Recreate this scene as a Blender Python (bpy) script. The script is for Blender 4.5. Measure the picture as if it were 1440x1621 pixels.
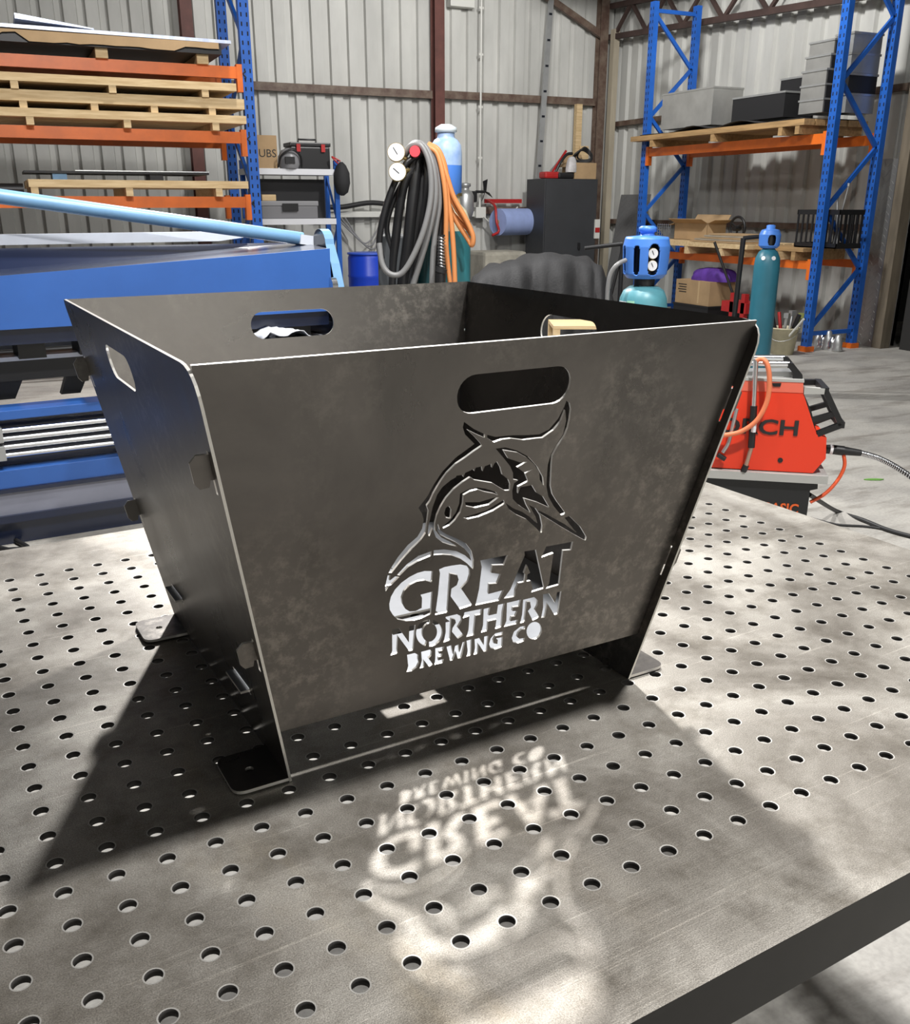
import bpy, bmesh, math, random
from mathutils import Vector, Matrix

random.seed(7)
SC = bpy.context.scene
COL = SC.collection
for o in list(bpy.data.objects):
    bpy.data.objects.remove(o)

# ------------------------------------------------------------------ camera
# building axes: X along the back wall, Y towards the back wall, Z up, floor z = 0
FPX, PPX, PPY = 1479.0, 720.0, 850.0
TABLE_Z = 0.90
CAM_Z = TABLE_Z + 0.6291
PITCH = math.atan2(PPY - 324.5, FPX)
YAW = math.radians(25.0)
cam_data = bpy.data.cameras.new('camera')
cam = bpy.data.objects.new('camera', cam_data)
COL.objects.link(cam)
cam.location = (0, 0, CAM_Z)
cam.rotation_euler = (math.pi / 2 - PITCH, 0, -YAW)
cam_data.sensor_fit = 'HORIZONTAL'
cam_data.sensor_width = 36.0
cam_data.lens = FPX / 1440.0 * 36.0
cam_data.shift_y = (PPY - 810.5) / 1440.0
cam_data.clip_start = 0.05
cam_data.clip_end = 100
SC.camera = cam

# ------------------------------------------------------------------ world, lamps, exposure
SC.view_settings.view_transform = 'Standard'
SC.view_settings.look = 'None'
SC.view_settings.gamma = 1.0
SC.view_settings.use_curve_mapping = False
SC.view_settings.exposure = 0.1
world = bpy.data.worlds.new('workshop_air')
SC.world = world
world.use_nodes = True
world.node_tree.nodes['Background'].inputs[0].default_value = (0.85, 0.93, 1.0, 1)
world.node_tree.nodes['Background'].inputs[1].default_value = 0.008


def lamp(name, loc, power, size, col=(1.0, 0.985, 0.965), aim=(0, 0, -1)):
    """a round area light under the roof"""
    L = bpy.data.lights.new(name, 'AREA')
    L.shape = 'DISK'
    L.size = size
    L.energy = power
    L.color = col
    o = bpy.data.objects.new(name, L)
    o.location = loc
    o.rotation_euler = Vector(aim).to_track_quat('-Z', 'Y').to_euler()
    COL.objects.link(o)
    return o


lamp('high_bay_lamp', (1.99, 3.92, 5.1), 225, 0.23, aim=(-0.3, -0.6, -1))
lamp('high_bay_lamp', (2.05, 0.72, 5.1), 290, 0.26)
lamp('high_bay_lamp', (2.15, 8.65, 4.7), 400, 0.30, aim=(-0.2, -1, -0.5))
lamp('added_wall_fill', (5.4, 7.4, 5.0), 230, 0.4, aim=(0.7, 1, -0.6))  # added fill brightening the back corner and right wall
lamp('added_wall_fill', (0.6, 3.0, 4.6), 190, 0.4, aim=(0.05, 1, -0.2))  # added fill for the left rack, aimed away from the pit
lamp('added_wall_fill', (3.0, -5.0, 4.8), 330, 0.5, aim=(0.0, -1, -0.75))  # added behind the camera so the pit's back plate reflects a bright wall
lamp('added_wall_fill', (4.7, 9.2, 5.0), 75, 0.4, aim=(0.2, 1, -0.3))  # added wash to brighten the ribbed back wall


# ------------------------------------------------------------------ helpers
FW = Vector((math.sin(YAW) * math.cos(PITCH), math.cos(YAW) * math.cos(PITCH), -math.sin(PITCH)))
RT = Vector((math.cos(YAW), -math.sin(YAW), 0))
UP = RT.cross(FW)
EYE = Vector((0, 0, CAM_Z))


def ray(u, v):
    return FW + RT * ((u - PPX) / FPX) - UP * ((v - PPY) / FPX)


def on_z(u, v, z):
    d = ray(u, v)
    return EYE + d * ((z - CAM_Z) / d.z)


def on_x(u, v, x):
    d = ray(u, v)
    return EYE + d * (x / d.x)


def on_y(u, v, y):
    d = ray(u, v)
    return EYE + d * (y / d.y)


def at(u, v, dist):
    d = ray(u, v)
    return EYE + d * (dist / (d.x * math.sin(YAW) + d.y * math.cos(YAW)))


MATS = {}


def mat(name, col, rough=0.5, metal=0.0, var=0.0, scale=6.0, stretch=(1, 1, 1), bump=0.0, bscale=40.0,
        col2=None, emit=0.0, alpha=None, coat=0.0, rvar=0.0, detail=4.0, lo=0.35, hi=0.65):
    """procedural principled material; col2 is mottled over col by a noise"""
    if name in MATS:
        return MATS[name]
    m = bpy.data.materials.new(name)
    m.use_nodes = True
    nt = m.node_tree
    N, Lk = nt.nodes, nt.links
    b = N['Principled BSDF']
    b.inputs['Base Color'].default_value = (*col, 1)
    b.inputs['Roughness'].default_value = rough
    b.inputs['Metallic'].default_value = metal
    if coat:
        b.inputs['Coat Weight'].default_value = coat
        b.inputs['Coat Roughness'].default_value = 0.15
    tc = N.new('ShaderNodeTexCoord')
    mp = N.new('ShaderNodeMapping')
    mp.inputs['Scale'].default_value = stretch
    Lk.new(tc.outputs['Object'], mp.inputs['Vector'])
    if var or col2 or rvar:
        n = N.new('ShaderNodeTexNoise')
        n.inputs['Scale'].default_value = scale
        n.inputs['Detail'].default_value = detail
        n.inputs['Roughness'].default_value = 0.6
        Lk.new(mp.outputs[0], n.inputs['Vector'])
        r = N.new('ShaderNodeMapRange')
        r.inputs['From Min'].default_value = lo
        r.inputs['From Max'].default_value = hi
        Lk.new(n.outputs['Fac'], r.inputs['Value'])
        mx = N.new('ShaderNodeMix')
        mx.data_type = 'RGBA'
        c2 = col2 if col2 else tuple(max(0.0, c * (1 - var)) for c in col)
        mx.inputs['A'].default_value = (*col, 1)
        mx.inputs['B'].default_value = (*c2, 1)
        Lk.new(r.outputs[0], mx.inputs['Factor'])
        Lk.new(mx.outputs['Result'], b.inputs['Base Color'])
        if rvar:
            rr = N.new('ShaderNodeMapRange')
            rr.inputs['To Min'].default_value = rough - rvar
            rr.inputs['To Max'].default_value = rough + rvar
            Lk.new(r.outputs[0], rr.inputs['Value'])
            Lk.new(rr.outputs[0], b.inputs['Roughness'])
    if bump:
        n2 = N.new('ShaderNodeTexNoise')
        n2.inputs['Scale'].default_value = bscale
        n2.inputs['Detail'].default_value = 3
        Lk.new(mp.outputs[0], n2.inputs['Vector'])
        bp = N.new('ShaderNodeBump')
        bp.inputs['Strength'].default_value = bump
        bp.inputs['Distance'].default_value = 0.01
        Lk.new(n2.outputs['Fac'], bp.inputs['Height'])
        Lk.new(bp.outputs[0], b.inputs['Normal'])
    if emit:
        b.inputs['Emission Color'].default_value = (*col, 1)
        b.inputs['Emission Strength'].default_value = emit
    MATS[name] = m
    return m


MX = {}                       # world matrix of each parent (depsgraph is not updated while building)


def tag(o, label=None, cat=None, group=None, kind=None):
    if label:
        o['label'] = label
    if cat:
        o['category'] = cat
    if group:
        o['group'] = group
    if kind:
        o['kind'] = kind
    return o


def thing(name, label, cat, loc=(0, 0, 0), rz=0.0, group=None, kind=None):
    o = bpy.data.objects.new(name, None)
    o.empty_display_size = 0.1
    COL.objects.link(o)
    o.location = loc
    o.rotation_euler = (0, 0, rz)
    MX[o.name] = Matrix.Translation(Vector(loc)) @ Matrix.Rotation(rz, 4, 'Z')
    return tag(o, label, cat, group, kind)


class MB:
    """collects shapes in world coordinates, builds ONE mesh object in the parent's frame"""

    def __init__(self):
        self.v, self.f, self.mi, self.sm = [], [], [], []
        self.M = Matrix.Identity(4)

    def frame(self, M):
        self.M = M
        return self

    def add(self, vs, fs, mi=0, smooth=False):
        o = len(self.v)
        self.v += [self.M @ Vector(p) for p in vs]
        for f in fs:
            self.f.append([i + o for i in f])
            self.mi.append(mi)
            self.sm.append(smooth)
        return self

    def box(self, c, s, rz=0.0, R=None, mi=0, bevel=0.0):
        x, y, z = s[0] / 2, s[1] / 2, s[2] / 2
        if R is None:
            R = Matrix.Rotation(rz, 3, 'Z')
        c = Vector(c)
        if bevel <= 0:
            vs = [c + R @ Vector((a * x, b * y, d * z)) for d in (-1, 1) for b in (-1, 1) for a in (-1, 1)]
            fs = [(0, 2, 3, 1), (4, 5, 7, 6), (0, 1, 5, 4), (2, 6, 7, 3), (0, 4, 6, 2), (1, 3, 7, 5)]
            return self.add(vs, fs, mi)
        bm = bmesh.new()
        bmesh.ops.create_cube(bm, size=1.0)
        for v in bm.verts:
            v.co = Vector((v.co.x * s[0], v.co.y * s[1], v.co.z * s[2]))
        bmesh.ops.bevel(bm, geom=list(bm.edges), offset=bevel, segments=2, affect='EDGES', profile=0.6)
        bm.verts.ensure_lookup_table()
        vs = [c + R @ v.co for v in bm.verts]
        fs = [[v.index for v in f.verts] for f in bm.faces]
        bm.free()
        return self.add(vs, fs, mi)

    def span(self, a, b, mi=0, bevel=0.0):
        a, b = Vector(a), Vector(b)
        return self.box((a + b) / 2, [abs(b[i] - a[i]) for i in range(3)], mi=mi, bevel=bevel)

    def bar(self, a, b, w, h, mi=0, up=(0, 0, 1)):
        """rectangular bar from a to b, w across, h along up"""
        a, b = Vector(a), Vector(b)
        d = (b - a)
        L = d.length
        d.normalize()
        up = Vector(up)
        s = d.cross(up)
        if s.length < 1e-5:
            s = d.cross(Vector((0, 1, 0)))
        s.normalize()
        u = s.cross(d)
        R = Matrix((d, s, u)).transposed()
        return self.box((a + b) / 2, (L, w, h), R=R, mi=mi)

    def cyl(self, a, b, r, n=16, r2=None, mi=0, caps=True, smooth=True):
        a, b = Vector(a), Vector(b)
        r2 = r if r2 is None else r2
        d = (b - a).normalized()
        s = d.orthogonal().normalized()
        u = d.cross(s)
        vs = []
        for p, rr in ((a, r), (b, r2)):
            for k in range(n):
                t = 2 * math.pi * k / n
                vs.append(p + s * (rr * math.cos(t)) + u * (rr * math.sin(t)))
        self.add(vs, [(k, (k + 1) % n, n + (k + 1) % n, n + k) for k in range(n)], mi, smooth)
        if caps:
            self.add(vs[:n], [list(range(n))[::-1]], mi)
            self.add(vs[n:], [list(range(n))], mi)
        return self

    def tube(self, pts, r, n=8, mi=0, closed=False):
        pts = [Vector(p) for p in pts]
        m = len(pts)
        vs, fs = [], []
        prev = None
        for i, p in enumerate(pts):
            a = pts[(i - 1) % m] if (closed or i > 0) else pts[i]
            b = pts[(i + 1) % m] if (closed or i < m - 1) else pts[i]
            d = (b - a)
            d = d.normalized() if d.length > 1e-9 else Vector((0, 0, 1))
            if prev is None:
                s = d.orthogonal().normalized()
            else:
                s = prev - d * prev.dot(d)
                s = s.normalized() if s.length > 1e-6 else d.orthogonal().normalized()
            prev = s
            u = d.cross(s)
            rr = r[i] if isinstance(r, (list, tuple)) else r
            for k in range(n):
                t = 2 * math.pi * k / n
                vs.append(p + s * (rr * math.cos(t)) + u * (rr * math.sin(t)))
        for i in range(m if closed else m - 1):
            j = (i + 1) % m
            for k in range(n):
                k2 = (k + 1) % n
                fs.append((i * n + k, i * n + k2, j * n + k2, j * n + k))
        self.add(vs, fs, mi, True)
        if not closed:
            self.add(vs[:n], [list(range(n))[::-1]], mi)
            self.add(vs[-n:], [list(range(n))], mi)
        return self

    def lathe(self, prof, c=(0, 0, 0), n=24, mi=0, axis=None, cap=True):
        """profile [(r, h)...] turned about the vertical (or axis) through c"""
        c = Vector(c)
        d = Vector(axis).normalized() if axis else Vector((0, 0, 1))
        s = d.orthogonal().normalized() if axis else Vector((1, 0, 0))
        u = d.cross(s)
        vs = []
        for (r, h) in prof:
            for k in range(n):
                t = 2 * math.pi * k / n
                vs.append(c + d * h + s * (r * math.cos(t)) + u * (r * math.sin(t)))
        fs = []
        for i in range(len(prof) - 1):
            for k in range(n):
                k2 = (k + 1) % n
                fs.append((i * n + k, i * n + k2, (i + 1) * n + k2, (i + 1) * n + k))
        self.add(vs, fs, mi, True)
        if cap:
            self.add(vs[:n], [list(range(n))[::-1]], mi)
            self.add(vs[-n:], [list(range(n))], mi)
        return self

    def prism(self, poly, o, ex, ey, t, mi=0, edge_mi=None):
        """flat polygon in the plane (ex, ey) at o, thickness t along ex x ey (centred)"""
        o, ex, ey = Vector(o), Vector(ex).normalized(), Vector(ey).normalized()
        nz = ex.cross(ey).normalized()
        n = len(poly)
        A = [o + ex * x + ey * y + nz * (t / 2) for x, y in poly]
        B = [o + ex * x + ey * y - nz * (t / 2) for x, y in poly]
        area = sum(poly[i][0] * poly[(i + 1) % n][1] - poly[(i + 1) % n][0] * poly[i][1] for i in range(n))
        fr = list(range(n)) if area > 0 else list(range(n))[::-1]
        self.add(A, [fr], mi)
        self.add(B, [fr[::-1]], mi)
        e = mi if edge_mi is None else edge_mi
        sides = []
        for k in range(n):
            k2 = (k + 1) % n
            sides.append((k, n + k, n + k2, k2) if area > 0 else (k2, n + k2, n + k, k))
        self.add(A + B, sides, e)
        return self

    def build(self, name, mats, parent=None, smooth_angle=None):
        me = bpy.data.meshes.new(name)
        inv = MX[parent.name].inverted() if parent is not None else Matrix.Identity(4)
        me.from_pydata([inv @ p for p in self.v], [], self.f)
        if not isinstance(mats, (list, tuple)):
            mats = [mats]
        for m in mats:
            me.materials.append(m)
        me.polygons.foreach_set('material_index', self.mi)
        me.polygons.foreach_set('use_smooth', self.sm)
        me.update()
        o = bpy.data.objects.new(name, me)
        COL.objects.link(o)
        if parent is not None:
            o.parent = parent
            MX[o.name] = MX[parent.name]
        else:
            MX[o.name] = Matrix.Identity(4)
        return o


def single(mb, name, mats, label, cat, loc, group=None, kind=None, rz=0.0):
    """a thing that is one mesh, its origin at its base"""
    M = Matrix.Translation(Vector(loc)) @ Matrix.Rotation(rz, 4, 'Z')
    inv = M.inverted()
    mb.v = [inv @ p for p in mb.v]
    o = mb.build(name, mats)
    o.matrix_world = M
    o.location = loc
    o.rotation_euler = (0, 0, rz)
    MX[o.name] = M
    return tag(o, label, cat, group, kind)


def smooth_path(pts, n=6):
    """Catmull-Rom through pts"""
    P = [Vector(p) for p in pts]
    P = [P[0] * 2 - P[1]] + P + [P[-1] * 2 - P[-2]]
    out = []
    for i in range(1, len(P) - 2):
        p0, p1, p2, p3 = P[i - 1:i + 3]
        for k in range(n):
            t = k / n
            out.append(0.5 * ((2 * p1) + (p2 - p0) * t + (2 * p0 - 5 * p1 + 4 * p2 - p3) * t * t
                              + (3 * p1 - p0 - 3 * p2 + p3) * t ** 3))
    out.append(P[-2])
    return out


def sheet_mesh(outlines, t, M, name, mats, parent):
    """cut sheet metal: filled 2D outlines (first = outer edge, others = cut-outs), thickness t,
    placed by matrix M (world); cut edges take the second material"""
    cu = bpy.data.curves.new(name + '_outline', 'CURVE')
    cu.dimensions = '2D'
    cu.fill_mode = 'BOTH'
    cu.extrude = t / 2
    for pts in outlines:
        sp = cu.splines.new('POLY')
        sp.points.add(len(pts) - 1)
        for k, (x, y) in enumerate(pts):
            sp.points[k].co = (x, y, 0, 1)
        sp.use_cyclic_u = True
    tmp = bpy.data.objects.new(name + '_outline', cu)
    me = bpy.data.meshes.new_from_object(tmp)
    me.name = name
    bpy.data.objects.remove(tmp)
    bpy.data.curves.remove(cu)
    inv = MX[parent.name].inverted() if parent is not None else Matrix.Identity(4)
    me.materials.clear()
    for m in mats:
        me.materials.append(m)
    for p in me.polygons:
        p.material_index = 0 if abs(p.normal.z) > 0.7 else min(1, len(mats) - 1)
        p.use_smooth = False
    me.transform(inv @ M)
    me.update()
    o = bpy.data.objects.new(name, me)
    COL.objects.link(o)
    if parent is not None:
        o.parent = parent
        MX[o.name] = MX[parent.name]
    return o


def text_mesh(body, size, M, name, m, parent, depth=0.0015, shear=0.0, bold=0.0, align='CENTER'):
    """lettering as a thin mesh; M maps the text plane to the world"""
    cu = bpy.data.curves.new(name, 'FONT')
    cu.body = body
    cu.size = size
    cu.extrude = depth
    cu.offset = bold
    cu.shear = shear
    cu.align_x = align
    cu.align_y = 'CENTER'
    cu.resolution_u = 3
    tmp = bpy.data.objects.new(name, cu)
    me = bpy.data.meshes.new_from_object(tmp)
    me.name = name
    bpy.data.objects.remove(tmp)
    bpy.data.curves.remove(cu)
    inv = MX[parent.name].inverted() if parent is not None else Matrix.Identity(4)
    me.materials.clear()
    me.materials.append(m)
    me.transform(inv @ M)
    o = bpy.data.objects.new(name, me)
    COL.objects.link(o)
    if parent is not None:
        o.parent = parent
        MX[o.name] = MX[parent.name]
    return o


def axes(o, ex, ey):
    ex, ey = Vector(ex).normalized(), Vector(ey).normalized()
    ez = ex.cross(ey).normalized()
    ey = ez.cross(ex)
    M = Matrix((ex, ey, ez)).transposed().to_4x4()
    M.translation = Vector(o)
    return M


def rounded_slot(cx, cy, w, h, r, n=6):
    pts = []
    for sx, sy, a0 in ((1, 1, 0), (-1, 1, 90), (-1, -1, 180), (1, -1, 270)):
        for k in range(n + 1):
            a = math.radians(a0 + 90 * k / n)
            pts.append((cx + sx * (w / 2 - r) + r * math.cos(a), cy + sy * (h / 2 - r) + r * math.sin(a)))
    return pts


def fillet(poly, radii, n=6):
    """round the corners of a polygon"""
    out = []
    m = len(poly)
    for i, p in enumerate(poly):
        r = radii[i] if isinstance(radii, (list, tuple)) else radii
        if r <= 0:
            out.append(p)
            continue
        P = Vector(p)
        a = (Vector(poly[i - 1]) - P)
        b = (Vector(poly[(i + 1) % m]) - P)
        la, lb = a.length, b.length
        a.normalize()
        b.normalize()
        ang = math.acos(max(-1, min(1, a.dot(b))))
        d = min(r / math.tan(ang / 2), la * 0.49, lb * 0.49)
        A, B = P + a * d, P + b * d
        for k in range(n + 1):
            t = k / n
            q = A * (1 - t) ** 2 + P * (2 * t * (1 - t)) + B * t * t
            out.append((q.x, q.y))
    return out

# ------------------------------------------------------------------ materials of the setting
def concrete_mat():
    m = bpy.data.materials.new('worn_concrete')
    m.use_nodes = True
    N, L = m.node_tree.nodes, m.node_tree.links
    b = N['Principled BSDF']
    tc = N.new('ShaderNodeTexCoord')
    n1 = N.new('ShaderNodeTexNoise')
    n1.inputs['Scale'].default_value = 1.3
    n1.inputs['Detail'].default_value = 8
    n1.inputs['Roughness'].default_value = 0.65
    n2 = N.new('ShaderNodeTexNoise')
    n2.inputs['Scale'].default_value = 70
    n2.inputs['Detail'].default_value = 3
    mp = N.new('ShaderNodeMapping')
    mp.inputs['Rotation'].default_value = (0, 0, 0.5)
    mp.inputs['Scale'].default_value = (0.5, 2.2, 1)
    n3 = N.new('ShaderNodeTexNoise')
    n3.inputs['Scale'].default_value = 2.0
    n3.inputs['Detail'].default_value = 9
    n3.inputs['Roughness'].default_value = 0.7
    for n in (n1, n2):
        L.new(tc.outputs['Object'], n.inputs['Vector'])
    L.new(tc.outputs['Object'], mp.inputs['Vector'])
    L.new(mp.outputs[0], n3.inputs['Vector'])
    cr = N.new('ShaderNodeValToRGB')
    cr.color_ramp.elements[0].position = 0.3
    cr.color_ramp.elements[0].color = (0.25, 0.24, 0.225, 1)
    cr.color_ramp.elements[1].position = 0.62
    cr.color_ramp.elements[1].color = (0.43, 0.415, 0.38, 1)
    L.new(n1.outputs['Fac'], cr.inputs['Fac'])
    cr3 = N.new('ShaderNodeValToRGB')
    cr3.color_ramp.elements[0].position = 0.36
    cr3.color_ramp.elements[0].color = (0.62, 0.60, 0.58, 1)
    cr3.color_ramp.elements[1].position = 0.5
    cr3.color_ramp.elements[1].color = (1, 1, 1, 1)
    L.new(n3.outputs['Fac'], cr3.inputs['Fac'])
    mx = N.new('ShaderNodeMix')
    mx.data_type = 'RGBA'
    mx.blend_type = 'MULTIPLY'
    mx.inputs['Factor'].default_value = 1.0
    L.new(cr.outputs[0], mx.inputs['A'])
    L.new(cr3.outputs[0], mx.inputs['B'])
    sp = N.new('ShaderNodeValToRGB')
    sp.color_ramp.elements[0].position = 0.35
    sp.color_ramp.elements[0].color = (0.90, 0.90, 0.90, 1)
    sp.color_ramp.elements[1].position = 0.6
    sp.color_ramp.elements[1].color = (1.05, 1.05, 1.05, 1)
    L.new(n2.outputs['Fac'], sp.inputs['Fac'])
    mx2 = N.new('ShaderNodeMix')
    mx2.data_type = 'RGBA'
    mx2.blend_type = 'MULTIPLY'
    mx2.inputs['Factor'].default_value = 1.0
    L.new(mx.outputs['Result'], mx2.inputs['A'])
    L.new(sp.outputs[0], mx2.inputs['B'])
    L.new(mx2.outputs['Result'], b.inputs['Base Color'])
    b.inputs['Roughness'].default_value = 0.62
    bp = N.new('ShaderNodeBump')
    bp.inputs['Strength'].default_value = 0.25
    bp.inputs['Distance'].default_value = 0.01
    L.new(n3.outputs['Fac'], bp.inputs['Height'])
    L.new(bp.outputs[0], b.inputs['Normal'])
    return m


CONCRETE = concrete_mat()
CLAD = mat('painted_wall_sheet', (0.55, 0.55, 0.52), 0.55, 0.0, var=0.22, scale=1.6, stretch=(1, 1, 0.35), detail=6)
CLAD_IN = mat('dark_wall_sheet', (0.10, 0.098, 0.094), 0.7, 0.0, var=0.25, scale=2.0)  # darkened to hold down light bounced into the shadows
ROOFM = mat('dark_roof_lining', (0.05, 0.047, 0.044), 0.8, 0.0, var=0.3, scale=2.0)  # near-black so the roof bounces hardly any light
OXIDE = mat('red_oxide_steel', (0.13, 0.042, 0.032), 0.6, 0.0, var=0.35, scale=5)
BROWN = mat('brown_painted_girt', (0.085, 0.048, 0.035), 0.6, 0.0, var=0.4, scale=8, col2=(0.16, 0.12, 0.09))
DKBROWN = mat('dark_roof_steel', (0.075, 0.045, 0.038), 0.7, 0.0, var=0.4, scale=3)
CREAM = mat('cream_post', (0.42, 0.37, 0.28), 0.7, 0.0, var=0.25, scale=5, stretch=(1, 1, 0.2))
CABLEW = mat('white_conduit', (0.62, 0.62, 0.58), 0.45)
BLACKP = mat('black_plastic', (0.012, 0.012, 0.013), 0.4)
BLACKR = mat('black_rubber', (0.015, 0.015, 0.016), 0.55)
DARKHOLE = mat('dark_annex_sheet', (0.02, 0.019, 0.018), 0.8)  # annex darkness is put into the colour; also serves the black door

YW, XW = 13.75, 9.15          # back wall and right-hand wall
ROOF = 5.45

# floor
mb = MB().span((-7.2, -7.2, -0.2), (14.0, YW + 0.3, 0.0))
single(mb, 'floor', CONCRETE, 'worn grey concrete workshop floor with scuffs and stains', 'floor', (3, 3, 0), kind='structure')


def clad_profile(n_rib, pitch, depth):
    """(along, out) points of a trapezoid-ribbed wall sheet"""
    p = []
    for k in range(n_rib):
        x = k * pitch
        p += [(x, 0), (x + pitch * 0.56, 0), (x + pitch * 0.62, depth), (x + pitch * 0.94, depth)]
    p.append((n_rib * pitch, 0))
    return p


def clad_wall(name, label, o, along, out, length, z0, z1, material, skip=None):
    root = thing(name, label, 'wall', o, 0, kind='structure')
    pitch, nr = 0.262, 3
    w = pitch * nr
    along, out = Vector(along), Vector(out)
    n = int(math.ceil(length / w))
    for s in range(n):
        mb = MB()
        pr = clad_profile(nr, pitch, 0.05)
        a0 = Vector(o) + along * (s * w)
        vs, fs = [], []
        m = len(pr)
        j = random.uniform(-0.002, 0.002)
        for zz in (z0, z1):
            for (a, d) in pr:
                if s * w + a > length:
                    a = length - s * w
                vs.append(a0 + along * a + out * (d + j) + Vector((0, 0, zz)))
        for k in range(m - 1):
            fs.append((k, k + 1, m + k + 1, m + k))
        mb.add(vs, fs)
        mb.build('cladding_sheet', material, root)
    return root


clad_wall('wall_back', 'pale ribbed sheet metal back wall of the shed', (-7, YW, 0), (1, 0, 0), (0, 1, 0), 16.2, 0, ROOF, CLAD)
clad_wall('wall_right', 'pale ribbed sheet metal wall behind the right rack', (XW, YW, 0), (0, -1, 0), (1, 0, 0), 6.0, 0, ROOF, CLAD)
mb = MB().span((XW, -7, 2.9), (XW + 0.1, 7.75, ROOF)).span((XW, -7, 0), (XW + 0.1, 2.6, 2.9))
single(mb, 'wall_right_doorway', CLAD_IN, 'dark wall above and beside the open roller doorway', 'wall', (XW, 0, 0), kind='structure')
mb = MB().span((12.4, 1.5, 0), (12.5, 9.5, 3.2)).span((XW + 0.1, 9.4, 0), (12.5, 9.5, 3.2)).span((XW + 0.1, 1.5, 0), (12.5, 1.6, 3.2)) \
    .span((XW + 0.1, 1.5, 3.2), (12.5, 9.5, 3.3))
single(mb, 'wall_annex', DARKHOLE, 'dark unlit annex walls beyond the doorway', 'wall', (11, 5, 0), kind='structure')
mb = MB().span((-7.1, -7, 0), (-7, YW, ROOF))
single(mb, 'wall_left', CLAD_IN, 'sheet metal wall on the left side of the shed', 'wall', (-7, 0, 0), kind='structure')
mb = MB().span((-7, -7.1, 0), (XW, -7, ROOF))
single(mb, 'wall_front', CLAD, 'sheet metal wall behind the camera', 'wall', (0, -7, 0), kind='structure')
mb = MB().span((-7.1, -7.1, ROOF), (XW + 0.1, YW + 0.1, ROOF + 0.1))
single(mb, 'ceiling', ROOFM, 'sheet metal shed roof', 'ceiling', (1, 3, ROOF), kind='structure')

# columns, girts, braces (steel frame of the shed)


def frame_bar(name, label, a, b, w, h, m, up=(0, 0, 1)):
    mb = MB().bar(a, b, w, h, up=up)
    lo = min((Vector(a), Vector(b)), key=lambda p: p.z)
    return single(mb, name, m, label, 'frame', tuple(lo), kind='structure')


def column(x, y, w, d, z1, m, label):
    # rolled steel I section: two flanges and a web
    mb = MB()
    mb.span((x - w / 2, y - 0.012, 0), (x + w / 2, y, z1))
    mb.span((x - w / 2, y - d, 0), (x + w / 2, y - d + 0.012, z1))
    mb.span((x - 0.005, y - d + 0.012, 0), (x + 0.005, y - 0.012, z1))
    return single(mb, 'steel_column', m, label, 'column', (x, y - d / 2, 0), kind='structure')


column(6.09, YW - 0.02, 0.15, 0.16, ROOF, OXIDE, 'red oxide steel column on the back wall behind the hose bundle')
column(2.57, YW - 0.02, 0.15, 0.16, ROOF, OXIDE, 'red oxide steel column behind the loaded pallet rack')
column(8.86, YW - 0.03, 0.14, 0.14, ROOF, BROWN, 'brown steel column in the corner of the shed')
mb = MB().span((8.93, YW - 0.33, 0), (9.03, YW - 0.23, 4.05))
single(mb, 'corner_post', CREAM, 'cream painted post standing in the shed corner', 'post', (8.98, YW - 0.28, 0), kind='structure')
for i, (x0, x1, z) in enumerate(((-7, 2.49, 3.05), (2.65, 6.01, 3.04), (6.17, 8.79, 3.05))):
    mb = MB().span((x0, YW - 0.09, z - 0.05), (x1, YW - 0.005, z + 0.05)).span((x0, YW - 0.10, z - 0.055), (x1, YW - 0.09, z - 0.03))
    single(mb, 'wall_girt', BROWN, ('upper wall girt left of the loaded rack', 'upper wall girt between the two red columns',
                                     'upper wall girt between the red column and the corner')[i], 'girt', ((x0 + x1) / 2, YW, z), kind='structure')
mb = MB().span((6.75, YW - 0.10, 1.40), (8.75, YW - 0.005, 1.50))
single(mb, 'wall_girt', BROWN, 'low wall girt beside the grey cabinet', 'girt', (7.7, YW, 1.45), kind='structure')
for z, lab in ((2.73, 'upper girt of the right wall'), (1.28, 'lower girt of the right wall')):
    mb = MB().span((XW - 0.08, 7.8, z - 0.035), (XW - 0.005, YW - 0.2, z + 0.035))
    single(mb, 'wall_girt', BROWN, lab, 'girt', (XW, 11, z), kind='structure')
frame_bar('knee_brace', 'brown diagonal knee brace running up from the corner', (8.84, YW - 0.12, 3.98), (7.2, YW - 0.12, 4.72), 0.06, 0.09, BROWN)
frame_bar('portal_rafter', 'dark steel rafter across the top of the back wall', (-7, YW - 0.14, 4.62), (9.1, YW - 0.14, 4.62), 0.12, 0.16, DKBROWN)

# lattice truss along the right wall
tr = thing('roof_truss', 'dark brown lattice truss along the top of the right wall', 'truss', (8.98, 10, 3.7), 0, kind='structure')


def tz(y, top):
    return 3.965 - (13.7 - y) * 0.055 + (0.42 if top else 0)


for top in (0, 1):
    MB().bar((8.98, 13.62, tz(13.62, top)), (8.98, 4.5, tz(4.5, top)), 0.07, 0.075).build('chord', DKBROWN, tr)
y = 13.5
k = 0
while y > 5:
    a, b = ((0, 1), (1, 0))[k % 2]
    MB().bar((8.98, y, tz(y, a)), (8.98, y - 0.42, tz(y - 0.42, b)), 0.045, 0.045).build('web_bar', DKBROWN, tr)
    y -= 0.42
    k += 1
for k in range(4):
    frame_bar('roof_purlin', 'dark roof purlin %s above the right rack' % ('nearest the corner', 'second from the corner', 'third from the corner', 'fourth from the corner')[k],
              (6.5, 13.0 - k * 1.25, 4.75), (9.1, 13.0 - k * 1.25, 4.55), 0.08, 0.12, DKBROWN)
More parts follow.
